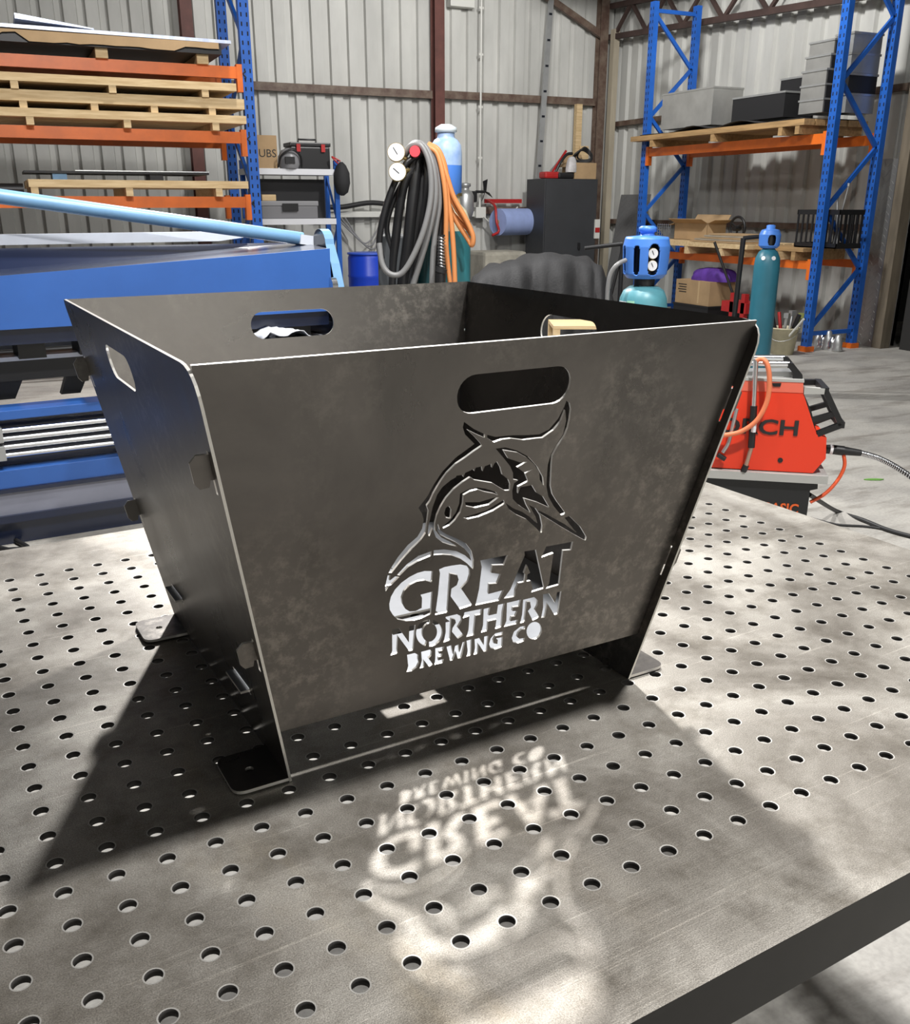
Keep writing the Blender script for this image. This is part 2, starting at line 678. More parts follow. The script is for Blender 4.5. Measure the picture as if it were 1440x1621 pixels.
# doorway post at the end of the right wall
mb = MB().span((8.84, 7.62, 0), (8.98, 7.74, 3.9))
single(mb, 'door_post', mat('weathered_timber', (0.17, 0.14, 0.10), 0.8, var=0.45, scale=9, stretch=(1, 1, 0.15)),
       'weathered timber post at the edge of the dark doorway', 'post', (8.9, 7.68, 0), kind='structure')
mb = MB().span((9.0, 7.0, 0), (9.06, 7.5, 3.0)).span((8.98, 6.3, 0.0), (9.04, 7.0, 1.15))
for k in range(5):
    mb.cyl((8.985, 7.2, 0.3 + k * 0.55), (8.975, 7.2, 0.3 + k * 0.55), 0.018, 8, mi=1)
single(mb, 'door_1', [DARKHOLE, CABLEW], 'black roller door edge with pale bolts beside the timber post', 'door', (9.0, 7.2, 0), kind='structure')

# ------------------------------------------------------------------ welding table
TA = math.radians(5.41)
TO = Vector((-0.0178, 0.6811, 0))
TROT = Matrix.Translation(TO) @ Matrix.Rotation(TA, 4, 'Z')     # table frame: X along the near edge, Y away


def T(x, y, z=0.0):
    return TROT @ Vector((x, y, z))


def table_steel():
    m = bpy.data.materials.new('scratched_table_steel')
    m.use_nodes = True
    N, L = m.node_tree.nodes, m.node_tree.links
    b = N['Principled BSDF']
    tc = N.new('ShaderNodeTexCoord')

    def noise(scale, detail, stretch=(1, 1, 1), rot=0.0, rough=0.6, dist=0.0):
        mp = N.new('ShaderNodeMapping')
        mp.inputs['Scale'].default_value = stretch
        mp.inputs['Rotation'].default_value = (0, 0, rot)
        L.new(tc.outputs['Object'], mp.inputs['Vector'])
        n = N.new('ShaderNodeTexNoise')
        n.inputs['Scale'].default_value = scale
        n.inputs['Detail'].default_value = detail
        n.inputs['Roughness'].default_value = rough
        n.inputs['Distortion'].default_value = dist
        L.new(mp.outputs[0], n.inputs['Vector'])
        return n

    def ramp(n, p0, c0, p1, c1):
        r = N.new('ShaderNodeValToRGB')
        r.color_ramp.elements[0].position = p0
        r.color_ramp.elements[0].color = (*c0, 1)
        r.color_ramp.elements[1].position = p1
        r.color_ramp.elements[1].color = (*c1, 1)
        L.new(n.outputs['Fac'], r.inputs['Fac'])
        return r

    def mix(a, bb, fac, blend='MIX'):
        mx = N.new('ShaderNodeMix')
        mx.data_type = 'RGBA'
        mx.blend_type = blend
        if isinstance(fac, float):
            mx.inputs['Factor'].default_value = fac
        else:
            L.new(fac, mx.inputs['Factor'])
        L.new(a, mx.inputs['A'])
        L.new(bb, mx.inputs['B'])
        return mx.outputs['Result']

    blot = noise(3.2, 7, dist=0.8)
    base = ramp(blot, 0.34, (0.225, 0.205, 0.178), 0.66, (0.46, 0.437, 0.395))
    heat = noise(2.1, 5, rot=0.6, stretch=(1.4, 0.6, 1), dist=1.2)
    heatc = ramp(heat, 0.50, (0.44, 0.42, 0.40), 0.72, (0.46, 0.39, 0.28))
    heatf = ramp(heat, 0.52, (0, 0, 0), 0.70, (0.45, 0.45, 0.45))
    c = mix(base.outputs[0], heatc.outputs[0], heatf.outputs[0])
    dark = noise(9, 8, rough=0.7)
    darkf = ramp(dark, 0.34, (0.55, 0.53, 0.50), 0.56, (1, 1, 1))
    c = mix(c, darkf.outputs[0], 1.0, 'MULTIPLY')
    scr = noise(30, 4, stretch=(0.12, 6, 1), rot=0.9)
    scr2 = noise(34, 4, stretch=(0.10, 7, 1), rot=-0.35)
    s1 = ramp(scr, 0.63, (1, 1, 1), 0.70, (1.5, 1.5, 1.5))
    s2 = ramp(scr2, 0.64, (1, 1, 1), 0.72, (1.45, 1.45, 1.45))
    c = mix(c, s1.outputs[0], 0.8, 'MULTIPLY')
    c = mix(c, s2.outputs[0], 0.7, 'MULTIPLY')
    grit = noise(700, 2)
    g = ramp(grit, 0.34, (0.66, 0.66, 0.66), 0.68, (1.35, 1.35, 1.35))
    c = mix(c, g.outputs[0], 0.85, 'MULTIPLY')
    L.new(c, b.inputs['Base Color'])
    rr = N.new('ShaderNodeMapRange')
    rr.inputs['From Min'].default_value = 0.3
    rr.inputs['From Max'].default_value = 0.7
    rr.inputs['To Min'].default_value = 0.40
    rr.inputs['To Max'].default_value = 0.52
    L.new(blot.outputs['Fac'], rr.inputs['Value'])
    L.new(rr.outputs[0], b.inputs['Roughness'])
    b.inputs['Metallic'].default_value = 0.6
    bp = N.new('ShaderNodeBump')
    bp.inputs['Strength'].default_value = 0.22
    bp.inputs['Distance'].default_value = 0.0008
    L.new(grit.outputs['Fac'], bp.inputs['Height'])
    bp2 = N.new('ShaderNodeBump')
    bp2.inputs['Strength'].default_value = 0.12
    bp2.inputs['Distance'].default_value = 0.002
    L.new(scr.outputs['Fac'], bp2.inputs['Height'])
    L.new(bp.outputs[0], bp2.inputs['Normal'])
    L.new(bp2.outputs[0], b.inputs['Normal'])
    return m


TSTEEL = table_steel()
RIM = mat('polished_hole_rim', (0.50, 0.485, 0.455), 0.46, 0.6)
HOLEWALL = mat('drilled_hole_wall', (0.035, 0.032, 0.03), 0.7, 0.2)
FRAME = mat('dark_table_frame', (0.035, 0.033, 0.032), 0.45, 0.4, var=0.3)

PT = 0.05
X0, X1 = -9.45 * PT, 31.42 * PT
Y0, Y1 = -4.95 * PT, 24.45 * PT
HX = list(range(-7, 30))
HY = list(range(-2, 22))
table = thing('welding_table', 'perforated steel welding table under the fire pit', 'table', tuple(T((X0 + X1) / 2, (Y0 + Y1) / 2)), TA)


def perforated_top():
    n = 20
    rh, rc, tk = 0.0082, 0.0096, 0.008
    mb = MB().frame(Matrix.Translation((0, 0, TABLE_Z)) @ TROT)
    ring = [(math.cos(2 * math.pi * (k + 0.5) / n), math.sin(2 * math.pi * (k + 0.5) / n)) for k in range(n)]
    h = PT / 2
    # outline of a square cell, one point for each ring point
    sq = []
    for (c, s) in ring:
        m = max(abs(c), abs(s))
        sq.append((c / m * h, s / m * h))
    corners = [(h, h), (-h, h), (-h, -h), (h, -h)]
    for i in HX:
        for j in HY:
            cx, cy = i * PT, j * PT
            vs = [(cx + x, cy + y, 0) for x, y in sq]
            vs += [(cx + c * rc, cy + s * rc, 0) for c, s in ring]
            vs += [(cx + c * rh, cy + s * rh, -0.0001) for c, s in ring]
            vs += [(cx + c * rh, cy + s * rh, -tk) for c, s in ring]
            vs += [(cx + x, cy + y, -tk) for x, y in sq]
            vs += [(cx + x, cy + y, 0) for x, y in corners]
            vs += [(cx + x, cy + y, -tk) for x, y in corners]
            f0, f1, f2 = [], [], []
            for k in range(n):
                k2 = (k + 1) % n
                q = 5 * n
                # does a cell corner lie between ring points k and k2
                cn = None
                a0, a1 = 360 * (k + 0.5) / n, 360 * (k + 1.5) / n
                for ci, ca in enumerate((45, 135, 225, 315)):
                    if a0 < ca < a1:
                        cn = ci
                if cn is None:
                    f0.append((k, k2, n + k2, n + k))
                    f0.append((4 * n + k2, 4 * n + k, 3 * n + k, 3 * n + k2))
                else:
                    f0.append((k, q + cn, k2, n + k2, n + k))
                    f0.append((4 * n + k2, q + 4 + cn, 4 * n + k, 3 * n + k, 3 * n + k2))
                f1.append((n + k, n + k2, 2 * n + k2, 2 * n + k))
                f2.append((2 * n + k, 2 * n + k2, 3 * n + k2, 3 * n + k))
            mb.add(vs, f0, 0)
            o = len(mb.v) - len(vs)
            for f in f1:
                mb.f.append([a + o for a in f]); mb.mi.append(1); mb.sm.append(False)
            for f in f2:
                mb.f.append([a + o for a in f]); mb.mi.append(2); mb.sm.append(True)
    xa, xb = (HX[0] - 0.5) * PT, (HX[-1] + 0.5) * PT
    ya, yb = (HY[0] - 0.5) * PT, (HY[-1] + 0.5) * PT
    mb.span((X0, Y0, -tk), (X1, ya, 0))
    mb.span((X0, yb, -tk), (X1, Y1, 0))
    mb.span((X0, ya, -tk), (xa, yb, 0))
    mb.span((xb, ya, -tk), (X1, yb, 0))
    o = mb.build('tabletop', [TSTEEL, RIM, HOLEWALL, FRAME], table)
    for p in o.data.polygons:
        if p.material_index == 0 and abs(p.normal.z) < 0.5:
            p.material_index = 3
    return o


perforated_top()
zt = TABLE_Z - 0.0082
for a, b in (((X0 + 0.03, Y0 + 0.032), (X1 - 0.03, Y0 + 0.032)), ((X0 + 0.03, Y1 - 0.032), (X1 - 0.03, Y1 - 0.032)),
             ((X0 + 0.032, Y0 + 0.062), (X0 + 0.032, Y1 - 0.062)), ((X1 - 0.032, Y0 + 0.062), (X1 - 0.032, Y1 - 0.062))):
    MB().bar(T(*a, zt - 0.032), T(*b, zt - 0.032), 0.058, 0.064).build('frame_rail', FRAME, table)
for sx in (X0 + 0.05, X1 - 0.05):
    for sy in (Y0 + 0.22, Y1 - 0.12):
        lg = MB()
        lg.bar(T(sx, sy, 0.02), T(sx, sy, zt - 0.064), 0.06, 0.06)
        lg.cyl(T(sx, sy, 0.0), T(sx, sy, 0.02), 0.045, 14)
        lg.build('leg', FRAME, table)

# ------------------------------------------------------------------ fire pit (flat-pack, four slotted plates)
PIT_X, PIT_Y, PIT_A = 0.446, 1.201, 0.0817
BX, BY, TX, TY, PH = 0.250, 0.264, 0.342, 0.359, 0.498
KX, KY = (TX - BX) / PH, (TY - BY) / PH
SX, SY = math.sqrt(1 + KX * KX), math.sqrt(1 + KY * KY)
INS = 0.015                      # front and back plates sit this far inside the side plates' ends
SHEET = 0.003
PM = Matrix.Translation((PIT_X, PIT_Y, TABLE_Z + 0.0008)) @ Matrix.Rotation(PIT_A, 4, 'Z')
PMI = PM.inverted()


def mill_scale():
    m = bpy.data.materials.new('mill_scale_steel')
    m.use_nodes = True
    N, L = m.node_tree.nodes, m.node_tree.links
    b = N['Principled BSDF']
    tc = N.new('ShaderNodeTexCoord')
    n1 = N.new('ShaderNodeTexNoise')
    n1.inputs['Scale'].default_value = 4.5
    n1.inputs['Detail'].default_value = 8
    n1.inputs['Roughness'].default_value = 0.6
    n1.inputs['Distortion'].default_value = 0.6
    n2 = N.new('ShaderNodeTexNoise')
    n2.inputs['Scale'].default_value = 55
    n2.inputs['Detail'].default_value = 5
    n2.inputs['Roughness'].default_value = 0.75
    n3 = N.new('ShaderNodeTexNoise')
    n3.inputs['Scale'].default_value = 3.0
    n3.inputs['Detail'].default_value = 2
    for n in (n1, n2, n3):
        L.new(tc.outputs['Object'], n.inputs['Vector'])
    cr = N.new('ShaderNodeValToRGB')
    cr.color_ramp.elements[0].position = 0.34
    cr.color_ramp.elements[0].color = (0.130, 0.122, 0.115, 1)
    cr.color_ramp.elements[1].position = 0.68
    cr.color_ramp.elements[1].color = (0.205, 0.190, 0.177, 1)
    L.new(n1.outputs['Fac'], cr.inputs['Fac'])
    # pale scuffs in patches
    s = N.new('ShaderNodeMapRange')
    s.inputs['From Min'].default_value = 0.47
    s.inputs['From Max'].default_value = 0.66
    L.new(n2.outputs['Fac'], s.inputs['Value'])
    pz = N.new('ShaderNodeMapRange')
    pz.inputs['From Min'].default_value = 0.46
    pz.inputs['From Max'].default_value = 0.64
    pz.inputs['To Max'].default_value = 0.62
    L.new(n3.outputs['Fac'], pz.inputs['Value'])
    mu = N.new('ShaderNodeMath')
    mu.operation = 'MULTIPLY'
    L.new(s.outputs[0], mu.inputs[0])
    L.new(pz.outputs[0], mu.inputs[1])
    mx = N.new('ShaderNodeMix')
    mx.data_type = 'RGBA'
    L.new(mu.outputs[0], mx.inputs['Factor'])
    L.new(cr.outputs[0], mx.inputs['A'])
    mx.inputs['B'].default_value = (0.42, 0.39, 0.35, 1)
    L.new(mx.outputs['Result'], b.inputs['Base Color'])
    b.inputs['Metallic'].default_value = 0.85
    rr = N.new('ShaderNodeMapRange')
    rr.inputs['From Min'].default_value = 0.3
    rr.inputs['From Max'].default_value = 0.7
    rr.inputs['To Min'].default_value = 0.24
    rr.inputs['To Max'].default_value = 0.38
    L.new(n1.outputs['Fac'], rr.inputs['Value'])
    L.new(rr.outputs[0], b.inputs['Roughness'])
    bp = N.new('ShaderNodeBump')
    bp.inputs['Strength'].default_value = 0.06
    bp.inputs['Distance'].default_value = 0.002
    L.new(n2.outputs['Fac'], bp.inputs['Height'])
    L.new(bp.outputs[0], b.inputs['Normal'])
    return m


MILL = mill_scale()
CUT = mat('laser_cut_edge', (0.82, 0.80, 0.76), 0.38, 0.55)
pit = thing('fire_pit', 'flared black steel fire pit with cut-out fish logo and lettering', 'fire pit', (PIT_X, PIT_Y, TABLE_Z), PIT_A)


def ex_at(z):
    return BX + KX * z


def ey_at(z):
    return BY + KY * z


def front2d(u, v):
    """photo outline point laid on the tilted front plate: (across, up the slope)"""
    o = PMI @ EYE
    d = PMI.to_3x3() @ ray(u, v)
    t = -(o.y + BY - INS + KY * o.z) / (d.y + KY * d.z)
    p = o + d * t
    return (p.x, p.z * SY)


ZB = 0.068
TAB = ((0.388, 0.414), (0.174, 0.198))


def end_plate_outline():
    def edge(sgn):
        pts = []
        for (z0, z1) in TAB[::-1]:
            g = 0.0022
            e = 0.021
            pts += [(ex_at(z0) - g, z0), (ex_at(z0) + 0.005, z0), (ex_at(z0) + 0.006, z0 - 0.007), (ex_at(z0) + e - 0.006, z0 - 0.008),
                    (ex_at(z0) + e - 0.001, z0 - 0.002), (ex_at(z1) + e - 0.002, z1 - 0.007), (ex_at(z1) + e - 0.008, z1), (ex_at(z1) - g, z1)]
        return [(sgn * x, z * SY) for x, z in pts]
    r = edge(1)
    l = edge(-1)[::-1]
    return ([(-ex_at(ZB) + 0.0022, ZB * SY), (ex_at(ZB) - 0.0022, ZB * SY)] + r +
            [(ex_at(PH) - 0.0022, PH * SY), (-ex_at(PH) + 0.0022, PH * SY)] + l)


HANDLE = rounded_slot(0.002, 0.444 * SY, 0.143, 0.043, 0.0205)
LOGO = []


def cut(ox, oy, pts):
    LOGO.append([front2d(ox + x / 7.05, oy + y / 7.05) for x, y in pts])


def ell(cx, cy, rx, ry, rot, a0, a1, n):
    out = []
    for k in range(n + 1):
        a = math.radians(a0 + (a1 - a0) * k / n)
        x, y = rx * math.cos(a), ry * math.sin(a)
        out.append((cx + x * math.cos(rot) - y * math.sin(rot), cy + x * math.sin(rot) + y * math.cos(rot)))
    return out


A1, A2, A3, A4 = (600, 840), (740, 840), (600, 660), (750, 630)
# GREAT
cut(*A1, [(592, 445), (500, 443), (420, 465), (330, 510), (240, 575), (170, 650), (125, 730), (106, 810), (112, 875), (145, 930), (200, 985), (290, 1003), (380, 998), (480, 968), (572, 925), (588, 672), (455, 708), (472, 745), (468, 855), (400, 890), (335, 895), (285, 865), (255, 810), (246, 745), (275, 668), (340, 600), (420, 560), (500, 548), (580, 572)])
cut(*A1, [(662, 425), (720, 400), (810, 382), (900, 370), (970, 385), (1003, 430), (1005, 490), (985, 560), (910, 640), (1035, 825), (895, 870), (790, 725), (800, 640), (860, 600), (880, 540), (865, 490), (785, 475), (755, 885), (765, 905), (618, 935), (650, 700), (672, 470)])
cut(*A2, [(135, 325), (445, 265), (400, 378), (270, 382), (258, 465), (365, 478), (320, 585), (232, 590), (225, 700), (400, 655), (345, 775), (80, 828), (120, 650), (150, 400)])
cut(*A2, [(625, 225), (755, 205), (848, 638), (705, 682), (718, 640), (695, 555), (650, 563), (660, 480), (690, 465), (655, 380), (622, 470), (638, 482), (628, 568), (560, 580), (525, 660), (520, 732), (395, 752), (470, 650), (560, 430), (630, 270)])
cut(*A2, [(868, 172), (1170, 115), (1148, 212), (1058, 218), (1015, 600), (862, 642), (900, 590), (950, 245), (815, 295)])
# NORTHERN
cut(*A1, [(138, 1100), (215, 1082), (325, 1240), (330, 1060), (400, 1042), (375, 1325), (330, 1338), (205, 1170), (195, 1330), (205, 1362), (122, 1385), (140, 1330)])
for a0, a1 in ((-82, 82), (98, 262)):
    cut(*A1, ell(553, 1137, 148, 152, 0.15, a0, a1, 16) + ell(558, 1130, 80, 103, 0.2, a1 + (4 if a1 > 90 else -4) * 0, a0, 14))
cut(*A1, [(735, 955), (860, 925), (905, 945), (915, 1000), (870, 1075), (935, 1160), (870, 1200), (805, 1120), (812, 1080), (850, 1020), (840, 985), (798, 975), (785, 1200), (790, 1215), (712, 1240), (735, 1130)])
cut(*A1, [(945, 905), (1140, 865), (1130, 930), (1070, 940), (1050, 1130), (1055, 1160), (968, 1178), (990, 1100), (1000, 945), (930, 970)])
cut(*A2, [(172, 868), (245, 848), (228, 940), (318, 920), (332, 822), (408, 803), (385, 900), (372, 1068), (300, 1092), (315, 985), (222, 1005), (215, 1112), (142, 1132), (165, 1050)])
cut(*A2, [(432, 800), (590, 762), (570, 840), (500, 850), (492, 890), (550, 890), (525, 950), (482, 955), (470, 1005), (560, 985), (540, 1035), (398, 1068), (425, 1000)])
cut(*A2, [(612, 765), (735, 735), (775, 770), (770, 830), (745, 880), (796, 960), (720, 998), (665, 890), (700, 850), (690, 790), (655, 790), (630, 990), (640, 1010), (578, 1028), (600, 930)])
cut(*A2, [(835, 705), (900, 692), (968, 800), (990, 682), (1040, 668), (1002, 922), (962, 935), (885, 810), (855, 962), (812, 968), (835, 850)])
# BREWING CO
cut(*A1, [(305, 1378), (390, 1358), (432, 1380), (428, 1430), (440, 1470), (415, 1520), (360, 1560), (300, 1570), (318, 1500)])
cut(*A1, [(462, 1345), (560, 1320), (582, 1340), (575, 1390), (545, 1420), (598, 1490), (550, 1510), (495, 1440), (495, 1520), (448, 1530), (470, 1440)])
cut(*A1, [(620, 1305), (720, 1285), (705, 1330), (665, 1338), (662, 1365), (700, 1365), (690, 1400), (655, 1405), (652, 1440), (715, 1425), (705, 1468), (610, 1490), (620, 1420)])
cut(*A1, [(745, 1290), (798, 1270), (822, 1375), (840, 1280), (880, 1262), (890, 1350), (925, 1238), (955, 1228), (910, 1415), (870, 1420), (850, 1350), (815, 1440), (785, 1445)])
cut(*A1, [(968, 1222), (1025, 1205), (1020, 1380), (970, 1398), (980, 1330)])
cut(*A1, [(1058, 1205), (1110, 1190), (1160, 1270), (1165, 1175), (1212, 1165), (1195, 1340), (1160, 1345), (1100, 1255), (1095, 1365), (1047, 1378), (1062, 1300)])
cut(*A2, [(388, 1118), (300, 1140), (250, 1195), (232, 1260), (250, 1305), (300, 1318), (380, 1290), (385, 1180), (310, 1195), (330, 1215), (325, 1258), (285, 1250), (280, 1215), (305, 1170), (385, 1155)])
cut(*A2, [(635, 1055), (580, 1065), (510, 1120), (485, 1190), (500, 1240), (550, 1252), (625, 1228), (630, 1190), (570, 1200), (545, 1180), (560, 1130), (600, 1095), (630, 1105)])
cut(*A2, ell(735, 1110, 84, 100, 0.25, 0, 345, 20))
# leaping fish
cut(*A3, [(1175, 190), (1050, 130), (940, 50), (925, 110), (950, 190), (1010, 250), (1055, 295), (960, 365), (850, 445), (700, 600), (600, 750), (530, 880), (430, 1010), (470, 1070), (490, 1140), (472, 1240), (420, 1330), (310, 1425), (200, 1560), (125, 1680), (98, 1735), (135, 1735), (170, 1690), (240, 1600), (370, 1455), (460, 1370), (515, 1290), (528, 1180), (545, 1040), (525, 985), (565, 930), (600, 850), (640, 780), (690, 700), (750, 620), (850, 520), (955, 450), (1050, 380), (1145, 315), (1100, 260), (1020, 180), (980, 140), (1080, 190), (1170, 230)])
cut(*A1, [(88, 492), (120, 490), (112, 550), (172, 503), (222, 508), (130, 600), (60, 615)])
cut(*A1, [(60, 628), (108, 612), (66, 672)])
cut(*A1, [(190, 488), (300, 370), (430, 275), (578, 222), (575, 275), (430, 335), (320, 400), (225, 495)])
cut(*A1, [(650, -84), (672, -14), (740, 31), (860, 81), (960, 136), (1025, 221), (1048, 321), (1042, 430), (975, 360), (900, 308), (800, 270), (700, 262), (600, 268), (603, 212), (720, 203), (850, 220), (950, 268), (1020, 330), (1000, 260), (940, 190), (850, 125), (740, 75), (675, 40), (645, -5), (640, -60)])
cut(*A3, [(545, 1200), (565, 1110), (590, 1000), (640, 860), (700, 775), (790, 700), (850, 665), (855, 650), (925, 640), (935, 665), (950, 620), (1045, 575), (1055, 600), (1070, 560), (1140, 545), (1148, 600), (1170, 545), (1245, 515), (1252, 560), (1280, 510), (1307, 490), (1347, 560), (1368, 640), (1437, 695), (1455, 745), (1452, 815), (1397, 818), (1330, 780), (1257, 733), (1150, 715), (1057, 700), (1010, 668), (930, 720), (830, 800), (740, 900), (680, 1000), (640, 1090), (618, 1180), (618, 1260), (680, 1335), (780, 1385), (868, 1442), (790, 1425), (700, 1395), (625, 1335), (590, 1240), (550, 1330), (535, 1290)])
cut(*A4, [(140, 405), (230, 428), (420, 410), (560, 410), (720, 400), (830, 345), (930, 225), (1000, 90), (1022, 22), (1062, 50), (1075, 120), (1062, 230), (1040, 330), (1000, 430), (930, 530), (870, 640), (860, 740), (855, 860), (850, 980), (870, 1070), (920, 1150), (1018, 1285), (965, 1303), (880, 1200), (820, 1090), (800, 980), (806, 860), (815, 740), (850, 620), (910, 520), (985, 400), (1020, 250), (1010, 130), (960, 262), (880, 355), (760, 440), (640, 452), (540, 465), (400, 447), (300, 460), (215, 490), (138, 440)])
cut(*A4, [(712, 1248), (800, 1290), (1000, 1400), (1140, 1500), (1060, 1405), (1005, 1330), (1055, 1310), (1180, 1430), (1248, 1545), (1240, 1590), (1130, 1530), (960, 1430), (800, 1330), (715, 1275)])
cut(*A4, [(345, 1165), (430, 1225), (530, 1265), (620, 1325), (702, 1395), (680, 1320), (605, 1185), (680, 1225), (735, 1310), (757, 1420), (745, 1508), (680, 1440), (580, 1350), (470, 1300), (385, 1240)])
cut(*A4, [(235, 560), (345, 545), (470, 580), (600, 650), (700, 760), (765, 880), (775, 985), (725, 905), (720, 820), (665, 735), (580, 660), (480, 605), (320, 578), (375, 668), (510, 715), (590, 705), (475, 770), (550, 825), (650, 790), (565, 838), (600, 925), (485, 985), (485, 1060), (510, 990), (640, 965), (690, 1050), (765, 1095), (840, 1222), (700, 1160), (550, 1115), (580, 1190), (632, 1285), (485, 1185), (425, 1120), (418, 1030), (440, 945), (485, 915), (430, 905), (428, 830), (395, 755), (320, 660)])
cut(*A3, [(705, 1240), (700, 1215), (780, 1150), (850, 1060), (885, 960), (895, 850), (990, 800), (1080, 780), (1180, 795), (1290, 830), (1330, 875), (1270, 850), (1165, 830), (1090, 805), (1010, 825), (935, 868), (930, 960), (900, 1060), (840, 1150), (780, 1205)])
cut(*A3, [(770, 985), (800, 1030), (790, 1130), (740, 1120), (718, 1070), (735, 1010)])
cut(*A3, [(950, 945), (1110, 945), (1270, 895), (1335, 890), (1220, 975), (1060, 1010), (960, 990)])
cut(*A3, [(925, 1120), (1100, 1065), (1200, 1030), (1380, 920), (1400, 960), (1270, 1040), (1100, 1110), (980, 1135)])

# plate frames: origin on the table plane, second axis up the slope
MF = PM @ axes((0, -(BY - INS), 0), (1, 0, 0), (0, -KY, 1))
MBk = PM @ axes((0, (BY - INS), 0), (1, 0, 0), (0, KY, 1))
sheet_mesh([end_plate_outline(), HANDLE] + LOGO, SHEET, MF, 'front_plate', [MILL, CUT], pit)['label'] = 'front plate with laser-cut fish and brewery lettering'
sheet_mesh([end_plate_outline(), HANDLE], SHEET, MBk, 'back_plate', [MILL, CUT], pit)


def side_outlines():
    hb = PH * SX
    outer = fillet([(-BY, 0.0), (BY, 0.0), (TY, hb), (-TY, hb)], [0, 0, 0.012, 0.032])
    cuts = [rounded_slot(0.022, 0.444 * SX, 0.143, 0.043, 0.0205)]
    for sg in (-1, 1):
        for (z0, z1) in TAB:
            w = 0.0032
            cuts.append([(sg * (ey_at(z0 - 0.016) - INS) - w, (z0 - 0.016) * SX), (sg * (ey_at(z0 - 0.016) - INS) + w, (z0 - 0.016) * SX),
                         (sg * (ey_at(z1 + 0.003) - INS) + w, (z1 + 0.003) * SX), (sg * (ey_at(z1 + 0.003) - INS) - w, (z1 + 0.003) * SX)])
        c = sg * 0.155
        cuts.append([(c - 0.032, 0.080 * SX), (c + 0.032, 0.080 * SX), (c + 0.032, 0.090 * SX), (c - 0.032, 0.090 * SX)])
    return [outer] + cuts


for sg in (-1, 1):
    Ms = PM @ axes((sg * BX, 0, 0), (0, 1, 0), (sg * KX, 0, 1))
    sheet_mesh(side_outlines(), SHEET, Ms, 'side_plate', [MILL, CUT], pit)
    for sy in (-1, 1):
        y0, y1 = (-0.264, -0.184) if sy < 0 else (0.184, 0.264)
        out = fillet([(sg * BX, y0), (sg * (BX + 0.066), y0), (sg * (BX + 0.066), y1), (sg * BX, y1)], [0, 0.016, 0.016, 0])
        if sg < 0:
            out = out[::-1]
        Mf = PM @ Matrix.Translation((0, 0, 0.0035))
        hole = rounded_slot(sg * (BX + 0.036), (y0 + y1) / 2, 0.010, 0.010, 0.0049, 4)
        sheet_mesh([out, hole], 0.004, Mf, 'foot_plate', [MILL, CUT], pit)
C1 = [(x - 0.002, y + 0.005) for x, y in [(-0.051, -0.140), (0.036, -0.140), (0.036, -0.087), (-0.051, -0.087), (-0.051, -0.101), (0.014, -0.101), (0.014, -0.117), (-0.051, -0.117)]]
bx = ex_at(0.085) - 0.004
base = [(-bx, -0.2575), (bx, -0.2575)]
base += [(bx, 0.125 - 0.31), (bx + 0.016, 0.125 - 0.31), (bx + 0.016, 0.185 - 0.31), (bx, 0.185 - 0.31), (bx, 0.125), (bx + 0.016, 0.125), (bx + 0.016, 0.185), (bx, 0.185)]
base += [(bx, 0.2575), (-bx, 0.2575)]
base += [(-bx, 0.185), (-bx - 0.016, 0.185), (-bx - 0.016, 0.125), (-bx, 0.125), (-bx, 0.185 - 0.31), (-bx - 0.016, 0.185 - 0.31), (-bx - 0.016, 0.125 - 0.31), (-bx, 0.125 - 0.31)]
sheet_mesh([base, C1, [(-x, -y) for x, y in C1]], 0.003, PM @ Matrix.Translation((0, 0, 0.085)), 'base_plate', [mat('lit_base_steel', (0.40, 0.415, 0.44), 0.36, 0.7, var=0.2, scale=9), CUT], pit)  # paler bluish steel puts the lamp reflection into the plate colour

# ------------------------------------------------------------------ blue sheet-metal folder behind the table
BLUE = mat('machine_blue_paint', (0.030, 0.115, 0.40), 0.38, 0.0, var=0.12, scale=3, coat=0.15)
NAVY = mat('navy_paint', (0.008, 0.014, 0.040), 0.22, 0.0, coat=0.4)
PALEBLUE = mat('pale_blue_paint', (0.17, 0.34, 0.55), 0.35, 0.0, var=0.15, scale=6)
CHROME = mat('bright_steel_rod', (0.75, 0.76, 0.78), 0.22, 1.0)
LILAC = mat('grey_skirt_paint', (0.24, 0.25, 0.31), 0.45, 0.0, var=0.15, scale=4)
WHITEP = mat('white_film_sheet', (0.66, 0.70, 0.78), 0.35, 0.0, var=0.12, scale=4)
GALV = mat('galvanised_sheet', (0.50, 0.51, 0.51), 0.4, 0.7, var=0.15, scale=5)
STAIN = mat('stainless_sheet', (0.62, 0.62, 0.60), 0.34, 0.8, var=0.25, scale=2.2)


def tp(u, v, Y):
    """pixel to (X, z) on the plane Y in the table-aligned frame"""
    Mi = TROT.inverted()
    o = Mi @ EYE
    d = Mi.to_3x3() @ ray(u, v)
    k = (Y - o.y) / d.y
    p = o + d * k
    return p.x, p.z


MY = 4.0
MXL, MXR = -2.2, 1.96
folder = thing('sheet_metal_folder', 'long blue sheet metal folding machine behind the table', 'machine', tuple(T(0, 4.3, 0)), TA)


def tbox(name, x0, x1, y0, y1, z0, z1, m, par=None, bevel=0.0):
    mb = MB().frame(TROT)
    mb.box(((x0 + x1) / 2, (y0 + y1) / 2, (z0 + z1) / 2), (x1 - x0, y1 - y0, z1 - z0), bevel=bevel)
    return mb.build(name, m, par or folder)


